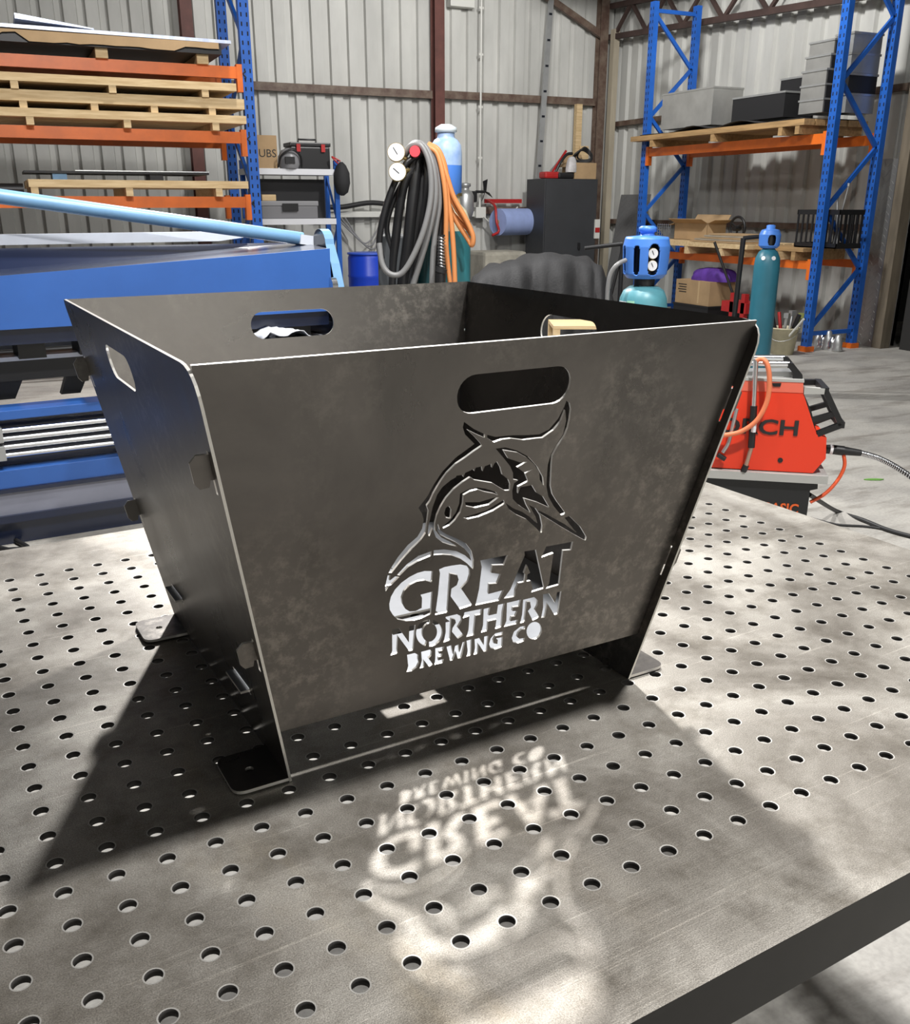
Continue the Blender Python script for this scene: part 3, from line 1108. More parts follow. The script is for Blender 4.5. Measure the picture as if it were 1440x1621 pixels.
tbox('base_plinth', MXL, MXR, MY + 0.02, 4.75, 0.0, 0.115, NAVY)
tbox('base_rail', MXL, MXR, MY - 0.02, 4.3, 0.115, 0.150, NAVY)
tbox('skirt_panel', MXL, MXR, MY, 4.05, 0.150, 0.262, LILAC)
tbox('skirt_lip', MXL, MXR, MY - 0.012, MY, 0.258, 0.276, NAVY)
tbox('lower_beam', MXL, MXR, MY, 4.12, 0.276, 0.365, BLUE, bevel=0.004)
tbox('rod_recess', MXL, MXR, MY + 0.10, 4.16, 0.365, 0.60, NAVY)
tbox('folding_beam', MXL, MXR, MY, 4.16, 0.598, 0.642, BLUE, bevel=0.004)
for k in range(4):
    z = 0.428 + 0.039 * k
    MB().frame(TROT).cyl((0.02 + 0.0, MY + 0.03, z), (MXR - 0.05, MY + 0.03, z), 0.0125, 14).build('guide_rod', CHROME, folder)
for z in (0.425, 0.51):
    MB().frame(TROT).box((0.26, MY + 0.025, z + 0.02), (0.06, 0.06, 0.07), bevel=0.004).build('rod_clamp', GALV, folder)
# open throat: bed plate with segmented fingers
tbox('bed_bar', MXL, MXR, 4.25, 4.45, 0.80, 0.855, BLACKP)
tbox('back_gauge_sheet', MXL, MXR, 4.46, 4.9, 0.855, 0.90, WHITEP)
tbox('bed_edge', MXL, MXR, 4.17, 4.25, 0.838, 0.858, WHITEP)
tbox('dark_throat_panel', MXL, MXR, 4.18, 4.24, 0.745, 0.837, BLACKP)  # dark panel added across the open throat, hides the floor behind
xx = MXL
k = 0
fw = (0.12, 0.19, 0.10, 0.16, 0.13)
while xx < MXR - 0.1:
    w = fw[k % 5]
    tbox('clamp_finger', xx, xx + w, MY + 0.12, 4.35, 0.852, 0.935, BLACKP)
    xx += w + 0.03 + (0.12 if k % 3 == 1 else 0.08)
    k += 1
xx = MXL + 0.1
while xx < MXR - 0.1:
    mb = MB().frame(TROT)
    mb.prism([(xx, 0.645), (xx + 0.09, 0.645), (xx + 0.17, 0.80), (xx + 0.06, 0.80)], (0, 4.30, 0), (1, 0, 0), (0, 0, 1), 0.06)
    mb.build('strut', BLACKP, folder)
    xx += 0.30
tbox('clamp_underside', MXL, MXR - 0.02, MY + 0.03, 4.42, 0.93, 1.003, NAVY)
# clamping beam: blue face with a rising top edge, dark sloped back
xa, za = tp(0, 437, MY)
xb, zb_ = tp(525, 393, MY)
sl = (zb_ - za) / (xb - xa)
zl = za + (MXL - xa) * sl
zr = za + (MXR - 0.01 - xa) * sl
MB().frame(TROT).prism([(MXL, 1.003), (MXR - 0.01, 1.003), (MXR - 0.01, zr), (MXL, zl)], (0, MY + 0.006, 0), (1, 0, 0), (0, 0, 1), 0.012).build('clamp_beam_face', BLUE, folder)
mb = MB().frame(TROT)
vs = [(MXL, MY + 0.012, zl), (MXR - 0.01, MY + 0.012, zr), (MXR - 0.01, 4.42, 1.335), (MXL, 4.42, 1.335), (MXL, 4.42, 1.003), (MXR - 0.01, 4.42, 1.003),
      (MXL, MY + 0.012, 1.003), (MXR - 0.01, MY + 0.012, 1.003)]
mb.add(vs, [(0, 1, 2, 3), (3, 2, 5, 4), (6, 4, 5, 7), (1, 7, 5, 2), (0, 3, 4, 6)])
mb.build('clamp_beam_body', NAVY, folder)
# truss tube and its stays
xt0, zt0 = tp(0, 311, 4.3)
xt1, zt1 = tp(478, 378, 4.3)
st = (zt1 - zt0) / (xt1 - xt0)
MB().frame(TROT).cyl((-0.4, 4.3, zt0 + (-0.4 - xt0) * st), (xt1, 4.3, zt1), 0.034, 20).build('truss_tube', PALEBLUE, folder)
MB().frame(TROT).cyl((-2.2, 4.3, 1.40), (-0.42, 4.3, zt0 + (-0.42 - xt0) * st), 0.034, 20).build('truss_tube', PALEBLUE, folder)
MB().frame(TROT).bar((-0.41, 4.3, 1.33), (-0.41, 4.3, zt0 + (-0.41 - xt0) * st), 0.05, 0.05).build('truss_post', PALEBLUE, folder)
MB().frame(TROT).box((xt1 + 0.06, 4.3, zt1 - 0.012), (0.17, 0.08, 0.05), R=Matrix.Rotation(0.14, 3, 'Y')).build('tube_socket', WHITEP, folder)
# end plate with rounded head
prof = [(-0.30, 0.0), (0.42, 0.0), (0.42, 0.95), (0.16, 1.30)]
for k in range(9):
    a = math.radians(20 + 160 * k / 8)
    prof.append((0.085 + 0.085 * math.cos(a), 1.335 + 0.075 * math.sin(a)))
prof += [(-0.06, 1.24), (-0.16, 1.00), (-0.30, 0.92)]
MB().frame(TROT).prism([(x, z) for x, z in prof], (MXR + 0.035, MY + 0.10, 0), (0, 1, 0), (0, 0, 1), 0.05, mi=0, edge_mi=1).build('end_plate', [NAVY, PALEBLUE], folder)
MB().frame(TROT).cyl((MXR + 0.01, MY - 0.0, 1.13), (MXR - 0.02, MY - 0.0, 1.13), 0.045, 18).build('pivot_boss', CHROME, folder)
tbox('end_plate_far', MXL - 0.06, MXL, MY - 0.1, 4.6, 0.0, 1.3, PALEBLUE)
# white strip of stock leaning along the top
x0, z0 = tp(0, 388, 4.46)
x1, z1 = tp(345, 383, 4.46)
x2, z2 = tp(390, 375, 4.46)
x3, z3 = tp(340, 366, 4.46)
x4, z4 = tp(0, 371, 4.46)
mb = MB().frame(TROT).prism([(-1.4, z0), (x1, z0), (x2, z2), (x3, z4), (-1.4, z4)], (0, 4.46, 0), (1, 0, 0), (0, 0, 1), 0.03)
single(mb, 'metal_strip', WHITEP, 'white coated metal strip with pointed tip along the top of the blue folder', 'metal strip', tuple(T(0.3, 4.46, z0)), rz=TA)
# rag on the bed
mb = MB()
g = []
rng = random.Random(3)
xrag, zrag = tp(448, 534, 3.86)
NX, NY = 12, 7
vs, fs = [], []
for i in range(NX + 1):
    for j in range(NY + 1):
        x = xrag - 0.13 + i * 0.022
        y_ = 3.80 + j * 0.03
        e = min(i, NX - i, 2) / 2
        vs.append(T(x, y_, zrag + 0.004 + e * (0.018 + 0.014 * math.sin(i * 0.9 + j * 0.5) + rng.uniform(0, 0.008))))
for i in range(NX):
    for j in range(NY):
        a = i * (NY + 1) + j
        fs.append((a, a + NY + 1, a + NY + 2, a + 1))
tbox('tool_tray', 0.75, 1.75, 3.76, MY + 0.03, zrag - 0.017, zrag, NAVY)
mb.add(vs, fs, 0, True)
o = single(mb, 'cleaning_rag', mat('white_cotton_rag', (0.72, 0.74, 0.78), 0.9, var=0.3, scale=14), 'crumpled white rag on the blue folder seen through the back handle slot', 'rag', tuple(T(xrag, 3.88, zrag)))
sd = o.modifiers.new('thick', 'SOLIDIFY')
sd.thickness = 0.004

# ------------------------------------------------------------------ pallet racks
RBLUE = mat('rack_blue_paint', (0.012, 0.105, 0.46), 0.42, 0.0, var=0.2, scale=7)
ORANGE = mat('rack_orange_paint', (0.72, 0.150, 0.014), 0.42, 0.0, var=0.2, scale=5)
PINE = mat('raw_pine', (0.66, 0.50, 0.29), 0.75, 0.0, var=0.3, scale=9, stretch=(0.4, 4, 4), col2=(0.50, 0.35, 0.18))
PINE2 = mat('aged_pine', (0.40, 0.25, 0.11), 0.8, 0.0, var=0.35, scale=8, stretch=(4, 0.4, 4))
CARD = mat('brown_cardboard', (0.40, 0.27, 0.145), 0.85, 0.0, var=0.15, scale=5)
BLACKM = mat('black_steel_sheet', (0.022, 0.022, 0.024), 0.45, 0.3)
INK = mat('printed_ink', (0.02, 0.02, 0.02), 0.7)
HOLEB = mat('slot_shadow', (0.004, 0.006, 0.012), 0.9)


def rack_post(root, x, y, z1, face, w=0.095, d=0.07, slots=True):
    """perforated upright; face = outward direction of its slotted front"""
    mb = MB()
    f = Vector(face)
    if abs(f.x) > 0.5:
        mb.span((x - d / 2, y - w / 2, 0.004), (x + d / 2, y + w / 2, z1))
        side = Vector((0, 1, 0))
    else:
        mb.span((x - w / 2, y - d / 2, 0.004), (x + w / 2, y + d / 2, z1))
        side = Vector((1, 0, 0))
    if slots:
        z = 0.12
        while z < z1 - 0.05:
            for s in (-1, 1):
                c = Vector((x, y, z)) + f * (d / 2) + side * (s * w * 0.26)
                sz = [0.002, 0.002, 0.034]
                for k in range(2):
                    if abs(side[k]) > 0.5:
                        sz[k] = 0.013
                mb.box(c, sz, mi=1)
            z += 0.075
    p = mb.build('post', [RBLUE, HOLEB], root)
    MB().span((x - 0.06, y - 0.062, 0.0), (x + 0.06, y + 0.062, 0.055)).build('base_shoe', ORANGE, root)
    return p


def rack_beam(root, a, b, h, d, clip=True):
    """stepped orange beam from a to b (points at the top outer edge line)"""
    a, b = Vector(a), Vector(b)
    dirv = (b - a).normalized()
    mb = MB()
    mb.bar(a - Vector((0, 0, h / 2)), b - Vector((0, 0, h / 2)), d, h)
    bm = mb.build('beam', ORANGE, root)
    for p, s in ((a, 1), (b, -1)):
        c = p + dirv * (0.02 * s)
        m2 = MB().bar(c + Vector((0, 0, 0.02)), c - Vector((0, 0, h + 0.11)), d + 0.016, 0.055, up=dirv)
        cl = m2.build('end_connector', ORANGE, root)
    return bm


def brace_set(root, x0, y0, x1, y1, z0, z1, n):
    """zigzag lacing of an upright frame"""
    h = (z1 - z0) / n
    for k in range(n):
        a, b = ((x0, y0), (x1, y1)) if k % 2 == 0 else ((x1, y1), (x0, y0))
        MB().bar((a[0], a[1], z0 + k * h), (b[0], b[1], z0 + (k + 1) * h), 0.03, 0.045).build('brace', RBLUE, root)
    for z in (z0 - 0.06, z1 + 0.05):
        MB().bar((x0, y0, z), (x1, y1, z), 0.03, 0.045).build('brace', RBLUE, root)


LX0, LX1, LYF, LYB = -0.62, 2.255, 9.30, 10.18
lr = thing('pallet_rack', 'blue and orange pallet rack loaded with timber pallets beside the blue folder', 'rack', (0.8, 9.7, 0))
for x in (LX0, LX1):
    for y in (LYF, LYB):
        rack_post(lr, x, y, 3.9, (0, -1, 0))
    brace_set(lr, x, LYF + 0.04, x, LYB - 0.04, 0.35, 3.6, 5)
LZ = (2.70, 2.16, 1.602, 0.5)
for z in LZ:
    for y in (LYF, LYB):
        rack_beam(lr, (LX0 + 0.05, y, z), (LX1 - 0.05, y, z), 0.097, 0.05)
for z in LZ[:3]:
    mk = MB().frame(Matrix.Identity(4)).tube([(LX1 - 0.03 + 0.012 * math.cos(t * 0.9), LYF - 0.038, z - 0.03 - 0.008 * t) for t in range(9)], 0.006, 6)
    mk.build('lock_pin', BLACKP, lr)


def pallet(name, label, x0, x1, y0, y1, ztop, tb, zbot, blocks, boards, m, group=None, along='x', bw=0.06, lead=0.0):
    """bearers under long deck boards; blocks = bearer positions along the deck"""
    root = thing(name, label, 'pallet', ((x0 + x1) / 2, (y0 + y1) / 2, zbot), 0, group)
    if along == 'x':
        w = (y1 - y0) / boards
        for k in range(boards):
            j = random.uniform(-0.006, 0.006)
            MB().span((x0 + (j if k else 0), y0 + k * w + 0.012 * (k > 0), ztop - tb), (x1 + j, y0 + (k + 1) * w - 0.006, ztop)).build('deck_board', m, root)
        for bx in blocks:
            MB().span((bx - bw / 2, y0 + 0.004, zbot), (bx + bw / 2, y1 - 0.01, ztop - tb - 0.0005)).build('bearer', m, root)
    else:
        w = (x1 - x0) / boards
        for k in range(boards):
            j = random.uniform(-0.01, 0.01)
            MB().span((x0 + k * w + 0.012 * (k > 0), y0 + j, ztop - tb), (x0 + (k + 1) * w - 0.006, y1 + j + (lead if k == 0 else 0), ztop)).build('deck_board', m, root)
        for by in blocks:
            MB().span((x0 + 0.004, by - bw / 2, zbot), (x1 - 0.01, by + bw / 2, ztop - tb - 0.0005)).build('bearer', m, root)
    return root


YP = 9.18                       # front edge of the stored pallets


def lz(u, v):
    return on_y(u, v, YP).z


def lx(u, v=150):
    return on_y(u, v, YP).x


G1 = 'timber pallets stacked on the blue and orange rack'
zA0, zA1 = lz(200, 119), lz(200, 132)
pc = dict(x0=-0.55)
zC1 = 2.161 + 0.062 + 0.065
pallet('timber_pallet', 'bottom of the three pale timber pallets on the middle rack level', -0.5, lx(387), YP, 10.2, zC1, 0.065, 2.161, [lx(-120), lx(42), lx(197), lx(338)], 7, PINE, G1)
zB1 = zC1 + 0.055 + 0.085
pallet('timber_pallet', 'middle pale timber pallet with the thickest front board', -0.5, lx(386), YP + 0.02, 10.2, zB1, 0.085, zC1 + 0.0015, [lx(-60), lx(35), lx(148), lx(243), lx(335)], 7, PINE, G1)
zA1 = zB1 + 0.06 + 0.062
pallet('timber_pallet', 'topmost of the three pale timber pallets on the middle rack level', -0.5, lx(374), YP - 0.01, 10.2, zA1, 0.062, zB1 + 0.0015, [lx(-90), lx(25), lx(179), lx(325)], 7, PINE, G1)
zD1 = 1.603 + 0.07 + 0.062
pallet('timber_pallet', 'pale timber pallet on the lowest visible rack level just above the pale blue tube', lx(45, 290), lx(392, 292), YP, 10.2, zD1, 0.062, 1.603, [lx(55, 300), lx(205, 300), lx(347, 300)], 7, PINE, G1)
# top level: packed sheet metal
for k, u in enumerate((-80, 162, 322)):
    x = lx(u, 85)
    mb = MB().span((x - 0.05, YP + 0.05, 2.701), (x + 0.05, 10.15, 2.775))
    single(mb, 'timber_bearer', PINE, ('timber bearer under the packed sheets far left on the rack', 'timber bearer under the middle of the packed sheets', 'timber bearer under the right end of the packed sheets')[k], 'timber', (x, 9.7, 2.701), 'bearers under the packed sheets')
x1 = lx(366, 75)
mb = MB()
n = 26
top, bot = [], []
rng = random.Random(5)
for k in range(n + 1):
    x = -0.5 + (lx(345, 75) + 0.5) * k / n
    d = 0.02 if rng.random() < 0.25 else 0.0
    top.append((x, 2.862))
    bot.append((x, 2.785 + (0.055 if 8 <= k < 10 else 0) + rng.uniform(-0.006, 0.006) + (0.03 if k > 22 else 0)))
mb.prism(bot + top[::-1], (0, YP - 0.03, 0), (1, 0, 0), (0, 0, 1), 0.004)
mb.span((-0.5, YP - 0.028, 2.858), (lx(345, 75), 10.1, 2.862))
single(mb, 'cardboard_wrap', CARD, 'torn brown cardboard wrap hanging over the front of the packed sheets', 'cardboard', (0.8, 9.6, 2.78))
mb = MB().span((-0.5, YP, 2.776), (lx(350, 75), 10.15, 2.856))
single(mb, 'sheet_pack', BLACKM, 'pack of dark steel sheets wrapped in torn cardboard on the rack top', 'sheet pack', (0.8, 9.6, 2.776))
MFILM = mat('film_coated_sheet', (0.60, 0.64, 0.72), 0.35, 0.25, var=0.3, scale=3, stretch=(5, 1, 1), col2=(0.42, 0.48, 0.66))
mb = MB().box((0.60, 9.68, 2.885), (3.0, 1.05, 0.026), R=Matrix.Rotation(0.006, 3, 'Y'))
single(mb, 'film_coated_sheet', MFILM, 'bluish film coated sheet lying over the cardboard on the rack top', 'metal sheet', (0.6, 9.68, 2.864))
mb = MB().prism([(lx(25, 40), 2.945), (lx(150, 60), 2.904), (lx(150, 60), 2.912), (lx(25, 40), 2.985)], (0, YP + 0.3, 0), (1, 0, 0), (0, 0, 1), 0.6)
single(mb, 'offcut_sheet', MFILM, 'lifted sheet offcut on the very top of the loaded rack', 'metal sheet', (lx(75, 50), 9.5, 2.904))
# lowest level: dark sheets at the back, rolled bar
mb = MB().span((lx(40, 270), 9.6, zD1 + 0.062), (lx(345, 270), 10.18, zD1 + 0.082)).span((lx(125, 270), 9.59, zD1 + 0.082), (lx(345, 270), 9.62, zD1 + 0.090), mi=1)
single(mb, 'dark_sheet_stack', [BLACKM, CHROME], 'dark metal sheets with one bright edge above the lowest pallet', 'metal sheet', (0.9, 9.9, zD1 + 0.062))
for k, (u, m, lab) in enumerate(((100, PALEBLUE, 'pale blue block under the dark sheets'), (260, BLACKM, 'black block under the dark sheets'))):
    x = lx(u, 280)
    mb = MB().span((x - 0.06, 9.62, zD1 + 0.001), (x + 0.06, 9.9, zD1 + 0.061))
    single(mb, 'spacer_block', m, lab, 'block', (x, 9.76, zD1), 'spacers on the lowest pallet')
mb = MB().cyl((-0.5, 9.4, 1.655), (lx(38, 295), 9.4, 1.655), 0.05, 14)
single(mb, 'steel_bar', BLACKM, 'dark round bar lying at the left end of the lowest rack level', 'steel bar', (-0.2, 9.4, 1.603))

# ---- right-hand rack
RX0, RX1, RY0, RY1 = 7.946, 8.62, 7.84, 11.06
rr_ = thing('pallet_rack', 'blue and orange pallet rack along the right wall by the doorway', 'rack', (8.28, 9.4, 0))
for y in (RY0, RY1):
    z1 = 3.95 if y > 9 else 4.1
    for x in (RX0, RX1):
        rack_post(rr_, x, y, z1, (-1, 0, 0))
    brace_set(rr_, RX0 + 0.03, y, RX1 - 0.03, y, 0.25, z1 - 0.15, 6)
for z in (2.23, 0.955):
    for x in (RX0, RX1):
        rack_beam(rr_, (x, RY1 - 0.05, z), (x, RY0 + 0.05, z), 0.1 if z > 2 else 0.085, 0.05)


def rz_(u, v, x=7.85):
    p = on_x(u, v, x)
    return p.y, p.z


pallet('timber_pallet', 'orange-brown timber pallet carrying steel boxes on the upper level of the right rack', 7.752, 8.66, 8.05, 10.97, 2.375, 0.06, 2.231,
       [rz_(1040, 222)[0], rz_(1137, 215)[0], rz_(1245, 207)[0], 8.15], 6, PINE2, along='y', lead=0.17)
mb = MB()
NX, NY = 24, 6
vs, fs = [], []
for i in range(NX + 1):
    for j in range(NY + 1):
        y = 10.98 - i * (2.86 / NX)
        x = 7.78 + j * 0.15
        vs.append((x, y, 2.382 + (0.025 * (1 + math.sin(i * 0.9)) * (1 if 5 < i < 20 else 0.15) if j < 3 else 0.01)))
for i in range(NX):
    for j in range(NY):
        a = i * (NY + 1) + j
        fs.append((a, a + NY + 1, a + NY + 2, a + 1))
mb.add(vs, fs, 0, True)
o = single(mb, 'rubber_mat', mat('black_rubber_mat', (0.02, 0.02, 0.021), 0.7), 'rippled black mat spread over the upper pallet of the right rack', 'mat', (8.2, 9.6, 2.376))
o.modifiers.new('t', 'SOLIDIFY').thickness = 0.006


def wall_box(name, mats, label, cat, uv0, uv1, x, depth, rim=True, group=None, zbase=None, inner=None):
    """box whose front face (towards -X) spans the pixel corners uv0 (top left) .. uv1 (bottom right)"""
    y1, z1 = rz_(*uv0, x)
    y0, z0 = rz_(*uv1, x)
    if zbase is not None:
        z0 = zbase
    root = thing(name, label, cat, (x + depth / 2, (y0 + y1) / 2, z0), 0, group)
    t = 0.012
    b = MB()
    b.span((x, y0, z0), (x + depth, y1, z0 + t))
    b.span((x, y0, z0 + t), (x + t, y1, z1))
    b.span((x + depth - t, y0, z0 + t), (x + depth, y1, z1))
    b.span((x + t, y0, z0 + t), (x + depth - t, y0 + t, z1))
    b.span((x + t, y1 - t, z0 + t), (x + depth - t, y1, z1))
    b.build('body', mats[0], root)
    if rim:
        r = MB()
        for a, c in (((x - 0.006, y0 - 0.006, z1), (x + 0.03, y1 + 0.006, z1 + 0.02)), ((x + depth - 0.03, y0 - 0.006, z1), (x + depth + 0.006, y1 + 0.006, z1 + 0.02)),
                     ((x + 0.03, y0 - 0.006, z1), (x + depth - 0.03, y0 + 0.03, z1 + 0.02)), ((x + 0.03, y1 - 0.03, z1), (x + depth - 0.03, y1 + 0.006, z1 + 0.02))):
            r.span(a, c)
        r.build('rim', mats[-1], root)
    return root, (y0, y1, z0, z1)


zt2 = 2.44
wall_box('steel_box', [STAIN, STAIN], 'shiny stainless steel open box on the upper level of the right rack', 'box', (1049, 152), (1126, 182), 7.95, 0.45, zbase=zt2)
for k, (a, b, lab, x) in enumerate((((1160, 158), (1240, 175), 'long low dark steel tray right of the shiny box', 7.98), ((1236, 128), (1268, 160), 'dark box with flanged top left of the tall stainless stack', 8.42))):
    r, e = wall_box('steel_tray', [BLACKM, GALV], lab, 'tray', a, b, x, (0.4, 0.2)[k], zbase=zt2)
# tall stainless stack: five folded trays
y1, _ = rz_(1272, 100, 7.95)
y0, _ = rz_(1310, 100, 7.95)
_, ztop = rz_(1290, 64, 7.95)
hs = (ztop - zt2) / 5
for k in range(5):
    root = thing('stainless_tray', ('lowest', 'second lowest', 'middle', 'second highest', 'topmost')[k] + ' stainless tray in the tall stack on the right rack', 'tray', (8.15, (y0 + y1) / 2, zt2 + k * hs), 0, 'stacked stainless trays')
    off = 0.03 * max(0, k - 2)
    b = MB().prism([(0, 0), (0.42, 0), (0.42, hs * 0.93), (0.0 + off, hs * 0.93)], (7.95 + off, 0, zt2 + k * hs + 0.001), (1, 0, 0), (0, 0, 1), 0.001)
    b = MB()
    b.span((7.95 + off, y0, zt2 + k * hs), (8.38, y1, zt2 + (k + 1) * hs - 0.02))
    b.build('body', STAIN, root)
    MB().span((7.94 + off, y0 - 0.01, zt2 + (k + 1) * hs - 0.02), (8.39, y1 + 0.01, zt2 + (k + 1) * hs - 0.002)).build('rim', GALV, root)
    MB().span((7.96 + off, y0 - 0.012, zt2 + k * hs + 0.004), (8.36, y0 - 0.001, zt2 + (k + 1) * hs - 0.024)).build('dark_end_face', BLACKM, root)  # black sheet over one end of each tray
for k in range(4):
    y0b, y1b = 7.96, 8.20
    zz = zt2 + k * 0.19
    root = thing('steel_case', ('lowest', 'second', 'third', 'uppermost')[k] + ' grey steel case of the stack behind the rack post near the doorway', 'case', (8.4, 8.08, zz), 0, 'grey cases behind the rack post')
    MB().span((8.2, y0b, zz), (8.60, y1b, zz + 0.165)).build('body', GALV if k != 1 else BLACKM, root)
    MB().span((8.19, y0b - 0.008, zz + 0.165), (8.61, y1b + 0.008, zz + 0.187)).build('lid', STAIN, root)

# lower level of the right rack
zq = 1.10
pallet('timber_pallet', 'pale timber pallet on the lower level of the right rack', 7.78, 8.6, 8.75, 10.85, zq, 0.055, 0.956,
       [rz_(1092, 395)[0], rz_(1147, 395)[0], rz_(1235, 390)[0], rz_(1180, 392)[0]], 6, PINE, along='y')
pallet('timber_pallet', 'smaller timber pallet behind the near blue post of the right rack', 7.85, 8.6, 7.95, 8.7, 1.09, 0.04, 0.956, [8.1, 8.55], 5, PINE2, along='y')
# open carton
yb1, zb1 = rz_(1068, 352, 8.15)
yb0, _ = rz_(1118, 375, 8.15)
bx_ = thing('cardboard_box', 'open cardboard box with raised flaps on the lower level of the right rack', 'box', (8.3, (yb0 + yb1) / 2, zq))
b = MB()
QA, QB, QH = 8.15, 8.45, 0.21
for a, c in (((QA, yb0, zq + 0.001), (QA + 0.005, yb1, zq + QH)), ((QB - 0.005, yb0, zq + 0.001), (QB, yb1, zq + QH)), ((QA, yb0, zq + 0.001), (QB, yb0 + 0.005, zq + QH)),
             ((QA, yb1 - 0.005, zq + 0.001), (QB, yb1, zq + QH)), ((QA, yb0, zq + 0.001), (QB, yb1, zq + 0.006))):
    b.span(a, c)
b.build('body', CARD, bx_)
for (o_, e1, e2, w, h) in (((QA, yb0, zq + QH), (0, 1, 0), (-0.75, 0, 0.35), yb1 - yb0, 0.12), ((QB, yb0, zq + QH), (0, 1, 0), (0.4, 0, 0.6), yb1 - yb0, 0.12),
                           ((QA, yb0, zq + QH), (1, 0, 0), (0, -0.8, 0.25), QB - QA, 0.14), ((QA, yb1, zq + QH), (1, 0, 0), (0, 0.8, -0.2), QB - QA, 0.12)):
    MB().prism([(0, 0), (w, 0), (w, h), (0, h)], o_, e1, e2, 0.005).build('flap', CARD, bx_)
CARD2 = mat('grey_cardboard', (0.36, 0.31, 0.24), 0.85, var=0.2, scale=6)
for k in range(5):
    ya, yb = rz_(1096 + 7 * k, 380, 7.85)[0], rz_(1262 - 9 * k, 380, 7.85)[0]
    yb = max(yb, 8.82)
    mb = MB().box((7.96 + 0.008 * k, (ya + yb) / 2, zq + 0.013 + 0.021 * k), (0.33, abs(yb - ya), 0.018), rz=0.012 * (k - 2))
    single(mb, 'flattened_carton', CARD2 if k % 2 else CARD, ('lowest', 'second lowest', 'middle', 'second highest', 'topmost')[k] + ' flattened cardboard sheet in front of the open box', 'cardboard', (7.96, (ya + yb) / 2, zq + 0.004), 'flattened cartons on the lower pallet')
# hand wheel
c = on_x(1168, 347, 8.42)
hw = thing('handwheel', 'dark spoked hand wheel standing on the lower level of the right rack', 'wheel', (8.42, c.y, zq))
ring = [(8.42, c.y + 0.135 * math.cos(a), zq + 0.155 + 0.135 * math.sin(a)) for a in [2 * math.pi * k / 24 for k in range(24)]]
MB().tube(ring, 0.016, 8, closed=True).build('rim', BLACKP, hw)
for k in range(3):
    a = 0.5 + k * 2.094
    MB().cyl((8.42, c.y, zq + 0.155), (8.42, c.y + 0.13 * math.cos(a), zq + 0.155 + 0.13 * math.sin(a)), 0.012, 8).build('spoke', BLACKP, hw)
MB().cyl((8.37, c.y, zq + 0.155), (8.46, c.y, zq + 0.155), 0.035, 14).build('hub', BLACKP, hw)
# black crate with bits
y1, z1 = rz_(1263, 330, 8.0)
y0, z0 = rz_(1325, 375, 8.0)
z0 = 1.092
y1 = min(y1, 8.62)
cr = thing('plastic_crate', 'black slatted plastic crate of metal parts on the right rack', 'crate', (8.17, (y0 + y1) / 2, z0))
for zz in (z0, z0 + 0.34):
    m_ = MB()
    m_.span((8.0, y0, zz), (8.012, y1, zz + 0.05)).span((8.34, y0, zz), (8.352, y1, zz + 0.05)).span((8.0, y0, zz), (8.35, y0 + 0.012, zz + 0.05)).span((8.0, y1 - 0.012, zz), (8.35, y1, zz + 0.05))
    m_.build('band', BLACKP, cr)
MB().span((8.0, y0, z0), (8.35, y1, z0 + 0.012)).build('floor_panel', BLACKP, cr)
ns = 9
for k in range(ns):
    y = y0 + 0.012 + (y1 - y0 - 0.04) * k / (ns - 1)
    MB().span((8.001, y, z0 + 0.05), (8.011, y + 0.022, z0 + 0.34)).build('slat', BLACKP, cr)
    MB().span((8.341, y, z0 + 0.05), (8.351, y + 0.022, z0 + 0.34)).build('slat', BLACKP, cr)
for k in range(6):
    x = 8.02 + k * 0.06
    MB().span((x, y0 + 0.001, z0 + 0.05), (x + 0.02, y0 + 0.011, z0 + 0.34)).build('slat', BLACKP, cr)
for k, (dy, hh, rr, tilt) in enumerate(((0.10, 0.5, 0.012, 0.12), (0.16, 0.62, 0.008, -0.15), (0.28, 0.42, 0.02, 0.05))):
    mb = MB().cyl((8.12, y0 + dy, z0 + 0.014), (8.12 + tilt * 0.3, y0 + dy + tilt, z0 + hh), rr, 10)
    mb.cyl((8.12 + tilt * 0.3, y0 + dy + tilt, z0 + hh), (8.12 + tilt * 0.3, y0 + dy + tilt, z0 + hh + 0.03), rr * 1.7, 10)
    single(mb, 'metal_rod', GALV, ('short thick steel rod in the black crate', 'tall thin steel rod in the black crate', 'stubby steel shaft in the black crate')[k], 'rod', (8.12, y0 + dy, z0 + 0.013), 'steel parts in the black crate')
# wire tray left of the carton
mb = MB()
ya, za = rz_(1041, 352, 8.2)
yb, zb2 = rz_(1060, 372, 8.2)
for k in range(6):
    z = zq + 0.002 + k * 0.035
    mb.span((8.2, yb, z), (8.206, ya, z + 0.006))
for k in range(7):
    y = yb + (ya - yb) * k / 6
    mb.span((8.2, y - 0.003, zq + 0.002), (8.206, y + 0.003, zq + 0.19))
    mb.span((8.206, y - 0.003, zq + 0.002), (8.5, y + 0.003, zq + 0.008))
single(mb, 'wire_tray', GALV, 'small grey wire tray beside the open cardboard box', 'tray', (8.3, (ya + yb) / 2, zq))

# floor level under the right rack
def floor_box(name, label, m, x0, x1, y0, y1, z0, z1, cat='box', bevel=0.006):
    mb = MB().span((x0, y0, z0), (x1, y1, z1), bevel=bevel)
    return single(mb, name, m, label, cat, ((x0 + x1) / 2, (y0 + y1) / 2, z0))


